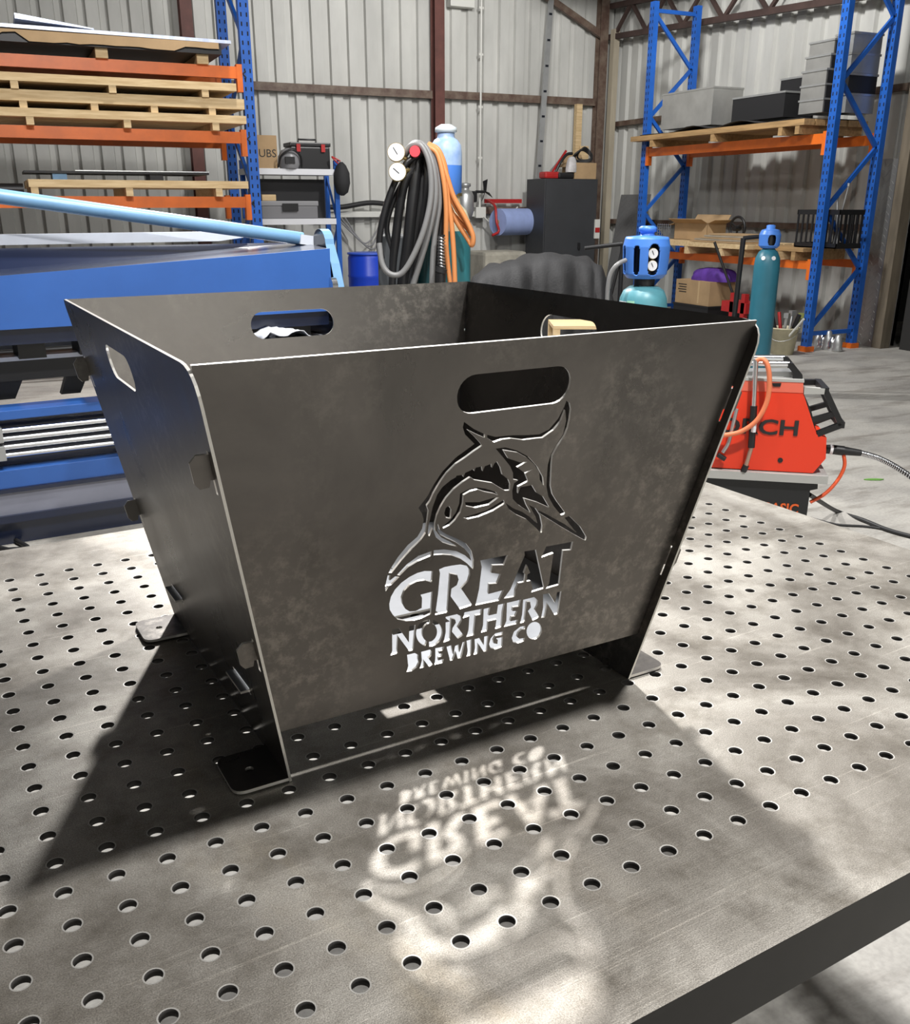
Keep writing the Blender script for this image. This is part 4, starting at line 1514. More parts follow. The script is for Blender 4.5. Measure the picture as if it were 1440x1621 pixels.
xk = 7.75
ya, yb = rz_(1066, 480, xk)[0], rz_(1121, 480, xk)[0]
zk = rz_(1095, 482, xk)[1]
mb = MB().span((xk, yb, 0.0), (xk + 0.5, ya, zk - 0.02)).span((xk - 0.01, yb - 0.01, zk - 0.02), (xk + 0.51, ya + 0.01, zk), mi=0)
single(mb, 'storage_bin', BLACKP, 'black storage bin under the brown box on the floor', 'bin', (xk + 0.25, (ya + yb) / 2, 0))
zt_ = rz_(1095, 444, xk)[1]
cb = thing('cardboard_box', 'closed brown cardboard box on the black bin below the right rack', 'box', (xk + 0.25, (ya + yb) / 2, zk))
MB().span((xk + 0.01, yb + 0.01, zk + 0.001), (xk + 0.48, ya - 0.01, zt_)).build('body', CARD, cb)
MB().span((xk + 0.008, yb + 0.2, zk + 0.02), (xk + 0.0095, yb + 0.23, zt_)).build('tape', mat('packing_tape', (0.5, 0.36, 0.2), 0.3), cb)
for k in range(4):
    MB().span((xk + 0.007, ya - 0.22, zt_ - 0.06 - 0.03 * k), (xk + 0.0095, ya - 0.06 - 0.02 * (k % 2), zt_ - 0.05 - 0.03 * k)).build('printed_line', INK, cb)


def lump(name, label, cat, m, c, s, seed, base_z, n=18, k=10, amp=0.22):
    """soft irregular heap resting on base_z"""
    r = random.Random(seed)
    ph = [r.uniform(0, 6.3) for _ in range(8)]
    vs, fs = [], []
    for j in range(k + 1):
        v = j / k
        el = v * math.pi / 2
        for i in range(n):
            a = 2 * math.pi * i / n
            w = 1 + amp * (0.5 * math.sin(3 * a + ph[0] + 2 * v) + 0.4 * math.sin(5 * a + ph[1]) + 0.35 * math.sin(7 * a + ph[2] - 3 * v)) * (0.4 + v * 0.6)
            rad = math.cos(el) ** 0.6 * w if j < k else 0.02
            hz = math.sin(el) ** 0.85 * (1 + 0.12 * math.sin(2 * a + ph[3]) * (1 - v))
            vs.append((c[0] + s[0] * rad * math.cos(a), c[1] + s[1] * rad * math.sin(a), base_z + s[2] * hz))
    for j in range(k):
        for i in range(n):
            i2 = (i + 1) % n
            fs.append((j * n + i, j * n + i2, (j + 1) * n + i2, (j + 1) * n + i))
    mb = MB().add(vs, fs, 0, True)
    mb.add(vs[:n], [list(range(n))[::-1]])
    mb.add(vs[-n:], [list(range(n))])
    return single(mb, name, m, label, cat, (c[0], c[1], base_z))


lump('fabric_bag', 'crumpled purple fabric bag on the brown box below the right rack', 'bag', mat('purple_fabric', (0.10, 0.03, 0.30), 0.75, var=0.3, scale=10), (xk + 0.26, (ya + yb) / 2 - 0.1, zt_), (0.2, 0.34, 0.15), 4, zt_ + 0.001, n=40, amp=0.42)
# red trolley jack / stand
RED = mat('red_tool_paint', (0.42, 0.02, 0.02), 0.4, var=0.2, scale=6)
yj, _ = rz_(1160, 500, 7.7)
js = thing('trolley_jack', 'red steel trolley jack standing on the floor left of the teal cylinder', 'jack', (7.9, yj, 0))
for dy in (-0.17, 0.02):
    MB().span((7.7, yj + dy, 0.03), (7.76, yj + dy + 0.06, 0.56)).build('upright', RED, js)
MB().span((7.7, yj - 0.2, 0.34), (7.95, yj + 0.22, 0.46)).build('body', RED, js)
MB().span((7.68, yj - 0.24, 0.0), (8.2, yj + 0.24, 0.06)).build('base', RED, js)
MB().cyl((7.8, yj + 0.1, 0.46), (7.62, yj + 0.35, 1.12), 0.016, 10).build('handle', BLACKP, js)
# bucket
bc = on_z(1237, 560, 0)
bk = thing('plastic_bucket', 'cream plastic bucket full of offcuts beside the blue rack post', 'bucket', (bc.x, bc.y, 0))
MB().lathe([(0.115, 0.0), (0.118, 0.0), (0.152, 0.27), (0.158, 0.27), (0.158, 0.285), (0.150, 0.285), (0.146, 0.25), (0.11, 0.02)], (bc.x, bc.y, 0.001), 28).build('body', mat('cream_plastic', (0.62, 0.57, 0.40), 0.5, var=0.2, scale=9), bk)
MB().tube([(bc.x + 0.155 * math.cos(a), bc.y + 0.155 * math.sin(a) - 0.0, 0.25 - 0.10 * math.sin(math.pi * k / 10)) for k, a in enumerate([math.radians(120 + 18 * k) for k in range(11)])], 0.004, 6).build('bail_handle', GALV, bk)
rng = random.Random(11)
PAL = [(GALV, 'grey'), (RED, 'red'), (BLACKP, 'black'), (CABLEW, 'white'), (GALV, 'bent grey'), (BLACKP, 'thick black'), (mat('olive_paint', (0.2, 0.22, 0.06), 0.6), 'olive')]
for k, (m, nm) in enumerate(PAL):
    a = k * 0.9
    p0 = Vector((bc.x + 0.05 * math.cos(a), bc.y + 0.05 * math.sin(a), 0.05))
    p1 = Vector((bc.x + 0.16 * math.cos(a + 0.4), bc.y + 0.16 * math.sin(a + 0.4), 0.40 + 0.05 * rng.random()))
    if nm == 'white':
        p1 = on_x(1272, 505, bc.x - 0.05)
    mb = MB().cyl(p0, p1, 0.012 + 0.006 * (k % 3), 8)
    if k % 2 == 0:
        mb.box(p1, (0.06, 0.05, 0.05), rz=a)
    single(mb, 'scrap_piece', m, nm + ' scrap piece sticking out of the cream bucket', 'scrap', tuple(p0), 'scrap in the cream bucket')
# shiny valve parts right of the bucket
for k in range(5):
    p = on_x(1295 + 8 * k, 535 - 5 * (k % 2), 8.25)
    p.z = 0
    mb = MB().lathe([(0.05, 0), (0.06, 0.02), (0.045, 0.05), (0.05, 0.08), (0.03, 0.14 + 0.03 * (k % 3)), (0.015, 0.15 + 0.03 * (k % 3))], (p.x, p.y, 0.001), 14)
    single(mb, 'pipe_fitting', CHROME if k % 2 else GALV, ('leftmost', 'second', 'middle', 'fourth', 'rightmost')[k] + ' shiny pipe fitting on the floor under the rack end', 'fitting', (p.x, p.y, 0), 'shiny fittings under the rack')
# checker plates
CHK = mat('dark_checker_plate', (0.17, 0.17, 0.17), 0.45, 0.2)


def checker(name, label, o, ex, ey, w, h, m, pitch=0.09):
    root = thing(name, label, 'sheet', tuple(o), 0)
    ex, ey = Vector(ex).normalized(), Vector(ey).normalized()
    nz = ex.cross(ey)
    MB().prism([(0, 0), (w, 0), (w, h), (0, h)], o, ex, ey, 0.004).build('plate', m, root)
    mb = MB()
    i = 0
    y = pitch / 2
    while y < h - pitch / 3:
        x = pitch / 2 + (pitch / 2 if i % 2 else 0)
        k = 0
        while x < w - pitch / 3:
            a = 0.785 if (i + k) % 2 else -0.785
            c = Vector(o) + ex * x + ey * y + nz * 0.003
            d1 = ex * math.cos(a) + ey * math.sin(a)
            mb.prism([(-pitch * 0.32, 0), (0, -pitch * 0.08), (pitch * 0.32, 0), (0, pitch * 0.08)], c, d1, nz.cross(d1), 0.004)
            x += pitch
            k += 1
        y += pitch / 2
        i += 1
    tb = mb.build('tread_pattern', m, root)
    tb['kind'] = 'stuff'
    return root


pA = on_x(982, 375, 8.85)
checker('checker_plate', 'dark checker plate leaning against the wall left of the right rack', (8.55, pA.y, 0.0), (0.05, -1, 0), (0.16, 0, 1), 0.72, 1.70, CHK)
checker('checker_plate', 'bright checker plate strip fixed beside the doorway post', (8.83, 7.95, 0.0), (0.1, -1, 0), (0, 0, 1), 0.20, 2.0, mat('bright_checker_plate', (0.36, 0.36, 0.35), 0.32, 0.8), 0.08)

# ------------------------------------------------------------------ back wall: shelf unit, drum, cabinet, fittings
SHW = mat('white_shelf', (0.66, 0.67, 0.70), 0.5)
su = thing('shelf_unit', 'small blue framed shelf unit with white shelves behind the rack', 'shelf', (3.5, 12.4, 0))
SXa, SXb, SYa, SYb = 2.92, 4.02, 12.2, 12.62
for x in (SXa, SXb):
    for y in (SYa, SYb):
        MB().span((x - 0.03, y - 0.025, 0), (x + 0.03, y + 0.025, 2.06)).build('post', RBLUE, su)
    for k, (z0, z1) in enumerate(((0.3, 0.8), (0.8, 1.3), (1.3, 1.9))):
        a, b = (SYa, SYb) if k % 2 == 0 else (SYb, SYa)
        MB().bar((x, a, z0), (x, b, z1), 0.02, 0.035).build('brace', RBLUE, su)
for z in (1.955, 1.365, 0.6):
    MB().span((SXa - 0.04, SYa - 0.03, z - 0.07), (SXb - 0.032, SYb + 0.02, z)).build('shelf', SHW, su)


def yz(u, v, y):
    p = on_y(u, v, y)
    return p.x, p.z


# on the upper shelf
x0, z1 = yz(398, 213, 12.22)
x1, _ = yz(438, 213, 12.22)
b1 = thing('cardboard_box', 'tall cardboard box with black print on the white top shelf', 'box', ((x0 + x1) / 2, 12.4, 1.956))
MB().span((x0, 12.25, 1.956), (x1, 12.58, z1)).build('body', CARD, b1)
text_mesh('UBS', 0.13, axes((x0 + 0.19, 12.2485, (1.956 + z1) / 2 - 0.02), (1, 0, 0), (0, 0, 1)), 'printed_lettering', INK, b1, depth=0.0008)
xa, za = yz(458, 225, 12.3)
xb, _ = yz(520, 225, 12.3)
tb1 = thing('tool_box', 'black plastic tool box with red latches on the white top shelf', 'tool box', ((xa + xb) / 2, 12.4, 1.956))
MB().span((xa, 12.26, 1.956), (xb, 12.56, za - 0.05), bevel=0.015).build('body', BLACKP, tb1)
MB().span((xa - 0.01, 12.25, za - 0.049), (xb + 0.01, 12.57, za), bevel=0.012).build('lid', BLACKP, tb1)
for x in (xa + 0.07, xb - 0.12):
    MB().span((x, 12.235, za - 0.11), (x + 0.05, 12.2495, za - 0.02)).build('latch', RED, tb1)
MB().tube([(xa + 0.14, 12.4, za), (xa + 0.14, 12.4, za + 0.04), (xb - 0.14, 12.4, za + 0.04), (xb - 0.14, 12.4, za)], 0.012, 6).build('carry_handle', BLACKP, tb1)
x, z = yz(458, 248, 12.2)
hp = thing('welding_helmet', 'grey welding helmet lying on the white top shelf', 'helmet', (x, 12.22, 1.956))
MB().lathe([(0.11, 0.0), (0.135, 0.05), (0.13, 0.14), (0.09, 0.21), (0.03, 0.235)], (x, 12.24, 1.957), 20).build('shell', mat('grey_helmet_plastic', (0.22, 0.22, 0.23), 0.35), hp)
MB().box((x - 0.02, 12.115, 2.05), (0.12, 0.03, 0.08)).build('visor_window', BLACKP, hp)
MB().tube(smooth_path([(x - 0.15, 12.2, 1.97), (x - 0.12, 12.13, 2.10), (x, 12.09, 2.17), (x + 0.12, 12.13, 2.1), (x + 0.15, 12.2, 1.97)]), 0.012, 6).build('strap', BLACKP, hp)
# hanging black bag on the shelf post
x, z = yz(540, 282, 12.15)
bg = thing('tool_bag', 'black bag hanging from the blue shelf post', 'bag', (x, 12.15, z - 0.2))
MB().lathe([(0.02, -0.21), (0.075, -0.17), (0.105, -0.06), (0.10, 0.06), (0.06, 0.15), (0.02, 0.19)], (x, 12.13, z), 16).build('pouch', mat('black_canvas', (0.018, 0.018, 0.02), 0.8), bg)
MB().tube(smooth_path([(x - 0.03, 12.13, z + 0.16), (x - 0.09, 12.14, z + 0.22), (x - 0.10, 12.17, z + 0.25), (x, 12.16, z + 0.20)]), 0.01, 6).build('strap', RED, bg)
# on the lower shelf
x0, z1 = yz(414, 318, 12.2)
x1, _ = yz(503, 318, 12.2)
gt = thing('tool_case', 'flat grey tool case on the lower white shelf', 'case', ((x0 + x1) / 2, 12.4, 1.366))
MB().span((x0, 12.22, 1.366), (x1, 12.42, z1 - 0.06), bevel=0.01).build('body', mat('grey_case_plastic', (0.17, 0.17, 0.18), 0.5), gt)
MB().span((x0 - 0.01, 12.21, z1 - 0.059), (x1 + 0.01, 12.43, z1), bevel=0.01).build('lid', mat('grey_case_lid', (0.24, 0.24, 0.25), 0.5), gt)
MB().span(((x0 + x1) / 2 - 0.1, 12.19, z1 - 0.12), ((x0 + x1) / 2 + 0.1, 12.209, z1 - 0.03)).build('latch', BLACKP, gt)
mb = MB().span((x0 + 0.02, 12.25, z1 + 0.001), (x0 + 0.2, 12.4, z1 + 0.075), bevel=0.008)
single(mb, 'wood_block', PINE, 'small pale wood block on the flat grey case', 'block', (x0 + 0.1, 12.32, z1))
mb = MB().span((SXa + 0.05, 12.47, 1.37), (SXb - 0.08, 12.6, 1.84))
single(mb, 'equipment_case', BLACKM, 'large black case at the back of the lower white shelf', 'case', (3.5, 12.52, 1.367))
# blue drum
dc = Vector((4.62, 12.75, 0))
dr = thing('plastic_drum', 'bright blue plastic drum standing by the back wall', 'drum', tuple(dc))
MB().lathe([(0.27, 0.0), (0.285, 0.03), (0.285, 0.28), (0.295, 0.30), (0.285, 0.32), (0.285, 0.58), (0.295, 0.60), (0.285, 0.62), (0.285, 0.84), (0.27, 0.885)], dc, 32).build('body', mat('drum_blue_plastic', (0.010, 0.055, 0.55), 0.35), dr)
MB().lathe([(0.25, 0.886), (0.292, 0.886), (0.292, 0.91), (0.25, 0.91)], dc, 32).build('rim', mat('drum_rim_plastic', (0.03, 0.10, 0.60), 0.4), dr)

# grey cabinet
cg = mat('charcoal_cabinet_paint', (0.040, 0.042, 0.046), 0.5, var=0.15, scale=3)
cx0, cx1, cyf, cyb = 7.49, 8.42, 12.90, 13.45
cab = thing('steel_cabinet', 'tall charcoal steel cabinet in the shed corner', 'cabinet', ((cx0 + cx1) / 2, 13.15, 0))
MB().span((cx0, cyf, 0.02), (cx1, cyb, 1.90), bevel=0.006).build('body', cg, cab)
d_ = MB().span((cx0 + 0.015, cyf - 0.018, 0.06), (cx1 - 0.015, cyf - 0.001, 1.87), bevel=0.004).build('door', cg, cab)
MB().box((cx0 + 0.62, cyf - 0.03, 0.93), (0.035, 0.03, 0.10), bevel=0.006).build('lock_handle', BLACKP, d_)
ht = thing('hedge_trimmer', 'red and black power tool lying on the charcoal cabinet', 'tool', (7.8, 13.1, 1.902))
MB().span((7.52, 12.95, 1.903), (7.78, 13.15, 2.00), bevel=0.03).build('housing', RED, ht)
MB().span((7.74, 12.93, 1.903), (8.02, 13.12, 1.99), bevel=0.03).build('motor_cover', BLACKP, ht)
MB().tube(smooth_path([(7.72, 13.0, 1.98), (7.80, 13.0, 2.12), (7.92, 13.02, 2.24), (8.02, 13.02, 2.26)]), 0.022, 8).build('guard_bar', BLACKP, ht)
MB().bar((7.70, 13.05, 2.0), (7.93, 13.05, 2.30), 0.02, 0.03).build('blade', RED, ht)
MB().bar((7.70, 13.10, 2.0), (7.90, 13.10, 2.20), 0.01, 0.05).build('blade', GALV, ht)
cbx = thing('cardboard_box', 'open cardboard box on the charcoal cabinet', 'box', (8.2, 13.12, 1.902))
MB().span((8.02, 12.93, 1.902), (8.40, 13.3, 2.13)).build('body', CARD, cbx)
MB().prism([(0, 0), (0.38, 0), (0.36, 0.14), (0.02, 0.14)], (8.02, 13.3, 2.13), (1, 0, 0), (0, 0.35, 1), 0.005).build('flap', CARD, cbx)
MB().prism([(0, 0), (0.37, 0), (0.34, 0.12), (0.03, 0.12)], (8.02, 12.93, 2.13), (0, 1, 0), (-0.7, 0, -0.4), 0.005).build('flap', CARD, cbx)
mb = MB()
for k in range(3):
    pts = [(8.22 + (0.16 - 0.02 * k) * math.cos(a) + 0.02 * k, 13.05 + 0.05 * math.sin(2 * a), 2.22 + 0.09 * math.sin(a) + 0.02 * k) for a in [2 * math.pi * q / 20 for q in range(20)]]
    mb.tube(pts, 0.014, 6, closed=True)
single(mb, 'cable_coil', BLACKR, 'coil of black cable in the cardboard box on the cabinet', 'cable', (8.22, 13.05, 2.13))
lump('plastic_bag', 'crumpled white plastic bag between the red tool and the cardboard box', 'bag', mat('white_plastic_film', (0.6, 0.58, 0.58), 0.5, var=0.3, scale=12), (7.98, 12.97, 1.995), (0.09, 0.06, 0.22), 8, 1.995)
mb = MB().span((8.40, 13.55, 0.0), (8.50, 13.63, 3.0))
single(mb, 'timber_plank', PINE, 'upright pale timber plank leaning in the corner behind the cabinet', 'timber', (8.45, 13.6, 0))
mb = MB().prism([(0, 0), (0.16, 0), (0.16, 0.5), (0, 0.5)], (8.46, 13.5, 1.9 + 0.0), (1, 0, 0), (0, 0.05, 1), 0.02)
mb.span((8.47, 13.49, 0.0), (8.62, 13.51, 1.9))
single(mb, 'timber_plank', PINE, 'wide short pale plank standing in the corner beside the cabinet', 'timber', (8.54, 13.5, 0))
mb = MB().span((8.38, 12.86, 1.04), (8.47, 12.885, 1.32))
mb.span((8.385, 12.852, 1.13), (8.465, 12.859, 1.2), mi=1)
single(mb, 'notice_tag', [CABLEW, RED], 'narrow white and red tag on the right edge of the charcoal cabinet', 'tag', (8.42, 12.87, 1.04))

# wall services
mb = MB().span((6.28, YW - 0.14, 4.19), (6.66, YW - 0.01, 4.6), bevel=0.006)
single(mb, 'switch_box', CABLEW, 'white electrical box high on the back wall', 'electrical box', (6.47, YW - 0.07, 4.19))
mb = MB().cyl((6.77, YW - 0.13, 1.5), (6.77, YW - 0.13, 4.7), 0.016, 10)
for z in (2.2, 2.9, 3.6, 4.2):
    mb.box((6.77, YW - 0.12, z), (0.07, 0.03, 0.03))
single(mb, 'conduit_pipe', CABLEW, 'thin white conduit running up the back wall right of the red column', 'conduit', (6.77, YW - 0.12, 1.5))
mb = MB().box((6.76, YW - 0.15, 1.42), (0.17, 0.10, 0.16), bevel=0.01)
single(mb, 'power_outlet', CABLEW, 'white power outlet at the foot of the thin white conduit', 'outlet', (6.76, YW - 0.15, 1.34))
mb = MB().tube(smooth_path([(6.80, YW - 0.21, 1.36), (6.95, YW - 0.22, 1.24), (7.10, YW - 0.2, 1.22), (7.25, YW - 0.18, 1.32), (7.42, YW - 0.15, 1.5)]), 0.012, 6)
single(mb, 'white_cable', CABLEW, 'white cable drooping from the power outlet', 'cable', (6.8, YW - 0.2, 1.22))
ch = thing('strut_channel', 'galvanised strut channel leaning against the back wall', 'channel', (7.72, 13.45, 1.9))
a, b = Vector((7.70, 13.47, 1.91)), Vector((7.93, 13.62, 4.6))
MB().bar(a, b, 0.085, 0.03, up=(0, 1, 0)).build('channel', GALV, ch)
for k in range(7):
    p = a + (b - a) * (0.07 + 0.13 * k)
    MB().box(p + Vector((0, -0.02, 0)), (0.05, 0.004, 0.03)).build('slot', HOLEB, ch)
# duct and cables along the wall behind the hose bundle
mb = MB().span((4.1, YW - 0.14, 1.36), (6.70, YW - 0.02, 1.44), bevel=0.006)
single(mb, 'cable_duct', CABLEW, 'white cable duct along the back wall behind the hoses', 'duct', (5.4, YW - 0.08, 1.36))
mb = MB().tube(smooth_path([(4.05, YW - 0.2, 1.52), (4.5, YW - 0.22, 1.50), (5.0, YW - 0.2, 1.56), (5.6, YW - 0.2, 1.49), (6.0, YW - 0.2, 1.52)]), 0.035, 8)
single(mb, 'black_hose', BLACKR, 'black hose lying along the white wall duct', 'hose', (5.0, YW - 0.2, 1.45))
for k in range(3):
    x = 4.75 + 0.06 * k
    mb = MB().tube(smooth_path([(x - 0.3, YW - 0.2, 1.36), (x - 0.1, YW - 0.22, 1.16 - 0.05 * k), (x + 0.12, YW - 0.22, 1.0 - 0.04 * k), (x + 0.32, YW - 0.2, 1.2), (x + 0.38, YW - 0.18, 1.4)]), 0.012, 6)
    single(mb, 'drooping_cable', mat('grey_cable', (0.22, 0.22, 0.23), 0.5), ('upper', 'middle', 'lowest')[k] + ' grey cable drooping below the wall duct above the blue drum', 'cable', (x, YW - 0.2, 1.0), 'drooping wall cables')
for k, u in enumerate((648, 664)):
    p = on_y(u, 327, YW - 0.2)
    mb = MB().span((p.x - 0.09, YW - 0.24, p.z - 0.14), (p.x + 0.06, YW - 0.15, p.z + 0.1), bevel=0.008)
    single(mb, 'power_outlet', CABLEW, ('white outlet box left of centre', 'white outlet box right of centre')[k] + ' seen between the hanging hoses', 'outlet', (p.x, YW - 0.2, p.z - 0.14), 'outlets behind the hoses')
# small steel filter and fan
p = on_y(736, 312, 13.3)
fl = thing('air_filter', 'small silver air filter canister on the back wall', 'filter', (p.x, 13.3, p.z - 0.32))
MB().lathe([(0.06, -0.32), (0.10, -0.29), (0.13, -0.2), (0.13, 0.02), (0.10, 0.08), (0.06, 0.1), (0.06, 0.14), (0.085, 0.15), (0.085, 0.19), (0.03, 0.2)], (p.x, 13.3, p.z), 20).build('canister', GALV, fl)
MB().span((p.x - 0.03, 13.35, p.z - 0.05), (p.x + 0.03, YW - 0.01, p.z + 0.02)).build('bracket', GALV, fl)
p = on_y(762, 300, 13.4)
fn = thing('extractor_fan', 'black wall mounted fan beside the silver air filter', 'fan', (p.x, 13.45, p.z - 0.1))
MB().box((p.x - 0.18, 13.5, p.z - 0.1), (0.26, 0.12, 0.16), bevel=0.02).build('motor', BLACKP, fn)
MB().cyl((p.x - 0.05, 13.5, p.z - 0.03), (p.x + 0.10, 13.5, p.z - 0.03), 0.02, 8).build('shaft', BLACKP, fn)
for k in range(3):
    a = 1.4 + k * 2.094
    MB().prism([(0, -0.02), (0.16, -0.05), (0.18, 0.03), (0, 0.02)], (p.x + 0.11, 13.5, p.z - 0.03), (0.15, math.cos(a), math.sin(a)), (0.8, -math.sin(a), math.cos(a)), 0.006).build('blade', BLACKP, fn)
# blue paper roll in a red holder
p = on_y(815, 350, 13.35)
q0 = on_y(783, 352, 13.35)
q1 = on_y(832, 348, 13.35)
pr_ = thing('paper_towel_roll', 'blue paper towel roll in a red wall holder', 'paper roll', (p.x, 13.35, p.z - 0.2))
MB().cyl((q0.x, 13.25, p.z - 0.01), (q1.x + 0.04, 13.4, p.z - 0.01), 0.195, 28).build('roll', mat('blue_paper', (0.30, 0.38, 0.66), 0.8, var=0.1, scale=8), pr_)
MB().cyl((q0.x - 0.012, 13.247, p.z - 0.01), (q0.x - 0.002, 13.25, p.z - 0.01), 0.035, 14).build('core', CARD, pr_)
MB().tube(smooth_path([(q0.x - 0.02, 13.6, p.z + 0.30), (q0.x - 0.03, 13.3, p.z + 0.22), (q0.x - 0.05, 13.2, p.z), (q0.x - 0.02, 13.18, p.z - 0.14), (q0.x - 0.14, 13.16, p.z - 0.2)]), 0.02, 8).build('holder_arm', RED, pr_)
MB().span((q0.x - 0.05, 13.58, p.z + 0.26), (q1.x + 0.05, 13.62, p.z + 0.32)).build('holder_rail', RED, pr_)
# pale block under the roll and tarpaulin-covered machine
q = on_y(782, 405, 12.6)
mb = MB()
mb.span((q.x - 0.30, 12.3, 0.0), (q.x + 0.38, 12.9, q.z + 0.07), bevel=0.05)
single(mb, 'limestone_block', mat('pale_limestone', (0.38, 0.36, 0.30), 0.9, var=0.3, scale=6), 'pale rough stone block behind the black cover', 'block', (q.x, 12.6, 0))
COVER = mat('black_cover_cloth', (0.030, 0.030, 0.032), 0.7, var=0.2, scale=10, bump=0.3, bscale=60)


def cover():
    """cloth thrown over a machine: sagging ridges and falling folds"""
    rg = random.Random(21)
    c = at(852, 440, 8.6)
    ux = Vector((math.cos(-YAW), math.sin(-YAW), 0))
    uy = Vector((-ux.y, ux.x, 0))
    prof = [(-0.66, 0.72), (-0.58, 0.92), (-0.44, 1.02), (-0.26, 1.06), (-0.10, 1.10), (0.05, 1.13), (0.25, 1.12), (0.42, 1.08), (0.52, 1.02), (0.60, 0.86), (0.66, 0.70)]
    rows = [(-0.46, 0.0), (-0.44, 0.45), (-0.40, 0.80), (-0.34, 0.93), (-0.22, 0.99), (0.0, 1.0), (0.22, 0.97), (0.38, 0.85), (0.44, 0.5), (0.46, 0.0)]
    n = 90
    vs, fs = [], []
    for i in range(n + 1):
        t = i / n
        f = t * (len(prof) - 1)
        k = min(int(f), len(prof) - 2)
        s = f - k
        X = prof[k][0] * (1 - s) + prof[k + 1][0] * s
        Z = prof[k][1] * (1 - s) + prof[k + 1][1] * s
        fold = 0.10 * abs(math.sin(t * 14 + 0.4)) + 0.05 * abs(math.sin(t * 31)) + 0.02 * math.sin(t * 57 + 1)
        for (Y, h) in rows:
            vs.append(Vector((c.x, c.y, 0)) + ux * (X * (1 + 0.06 * (1 - h))) + uy * (Y + fold * (1 - h * 0.75) * (-1 if Y < 0 else 1)) + Vector((0, 0, max(0.003, Z * h + (0.035 * abs(math.sin(t * 11 + Y * 5)) + 0.012 * math.sin(t * 37 + Y * 15)) * h - 0.015))))
    m = len(rows)
    for i in range(n):
        for j in range(m - 1):
            a = i * m + j
            fs.append((a, a + m, a + m + 1, a + 1))
    mb = MB().add(vs, fs, 0, True)
    for e in (0, n):
        mb.add(vs[e * m:(e + 1) * m], [list(range(m))], 0)
    return single(mb, 'equipment_cover', COVER, 'black cloth cover draped over equipment in front of the cabinet', 'cover', (c.x, c.y, 0))


cover()
st_ = at(985, 395, 9.4)
stand = thing('steel_stand', 'dark steel stand with a thin arm beside the black cover', 'stand', (st_.x, st_.y, 0))
MB().cyl((st_.x, st_.y, 0.02), (st_.x, st_.y, at(985, 388, 9.4).z), 0.022, 10).build('post', BLACKM, stand)
MB().box((st_.x, st_.y, 0.012), (0.34, 0.34, 0.022)).build('base', BLACKM, stand)
MB().cyl(at(925, 393, 9.4), at(985, 386, 9.4), 0.02, 10).build('arm', BLACKM, stand)
MB().cyl(at(966, 470, 9.4), at(984, 398, 9.4), 0.016, 10).build('strut', BLACKM, stand)

# ------------------------------------------------------------------ gas cylinders
TEAL = mat('teal_cylinder_paint', (0.035, 0.20, 0.235), 0.4, var=0.15, scale=4)
CREAMP = mat('cream_cylinder_shoulder', (0.55, 0.52, 0.36), 0.45)
GBLUE = mat('blue_guard_plastic', (0.07, 0.22, 0.68), 0.38)
GFACE = mat('white_gauge_face', (0.80, 0.81, 0.83), 0.35)
BRASS = mat('brass', (0.50, 0.38, 0.16), 0.35, 0.9)


def gauge(c, facing, r, par, needle=0.6):
    c, f = Vector(c), Vector(facing).normalized()
    body = MB().cyl(c - f * 0.03, c + f * 0.004, r, 24).build('gauge', BRASS, par)
    MB().cyl(c + f * 0.0042, c + f * 0.007, r * 0.93, 24).build('dial', GFACE, body)
    s = f.cross(Vector((0, 0, 1))).normalized()
    u = s.cross(f)
    d = s * math.cos(needle) + u * math.sin(needle)
    MB().bar(c + f * 0.009 - d * r * 0.25, c + f * 0.009 + d * r * 0.6, 0.003, r * 0.07, up=f.cross(d)).build('needle', INK, body)
    return body


def shell(name, prof, c, m, par, windows, n=48, thick=0.006, rows=18):
    """turned plastic guard with oval windows: (angle, height, half angle, half height)"""
    c = Vector(c)
    # resample profile by height
    H = [h for r, h in prof]
    vs, fs = [], []
    hs = [H[0] + (H[-1] - H[0]) * k / rows for k in range(rows + 1)]

    def rad(h):
        for (r0, h0), (r1, h1) in zip(prof, prof[1:]):
            if h0 <= h <= h1 + 1e-9:
                t = (h - h0) / max(1e-9, h1 - h0)
                return r0 + (r1 - r0) * t
        return prof[-1][0]
    for h in hs:
        for k in range(n):
            a = 2 * math.pi * k / n
            vs.append(c + Vector((rad(h) * math.cos(a), rad(h) * math.sin(a), h)))
    for j in range(rows):
        for k in range(n):
            a = 2 * math.pi * (k + 0.5) / n
            h = (hs[j] + hs[j + 1]) / 2
            skip = False
            for (wa, wh, da, dh) in windows:
                d = (a - wa + math.pi) % (2 * math.pi) - math.pi
                if (abs(d) / da) ** 3 + (abs(h - wh) / dh) ** 3 < 1:
                    skip = True
            if not skip:
                k2 = (k + 1) % n
                fs.append((j * n + k, j * n + k2, (j + 1) * n + k2, (j + 1) * n + k))
    o = MB().add(vs, fs, 0, True).build(name, m, par)
    s = o.modifiers.new('thickness', 'SOLIDIFY')
    s.thickness = thick
    return o


CAMDIR = lambda p: math.atan2(-p[1], -p[0])      # bearing from p towards the camera
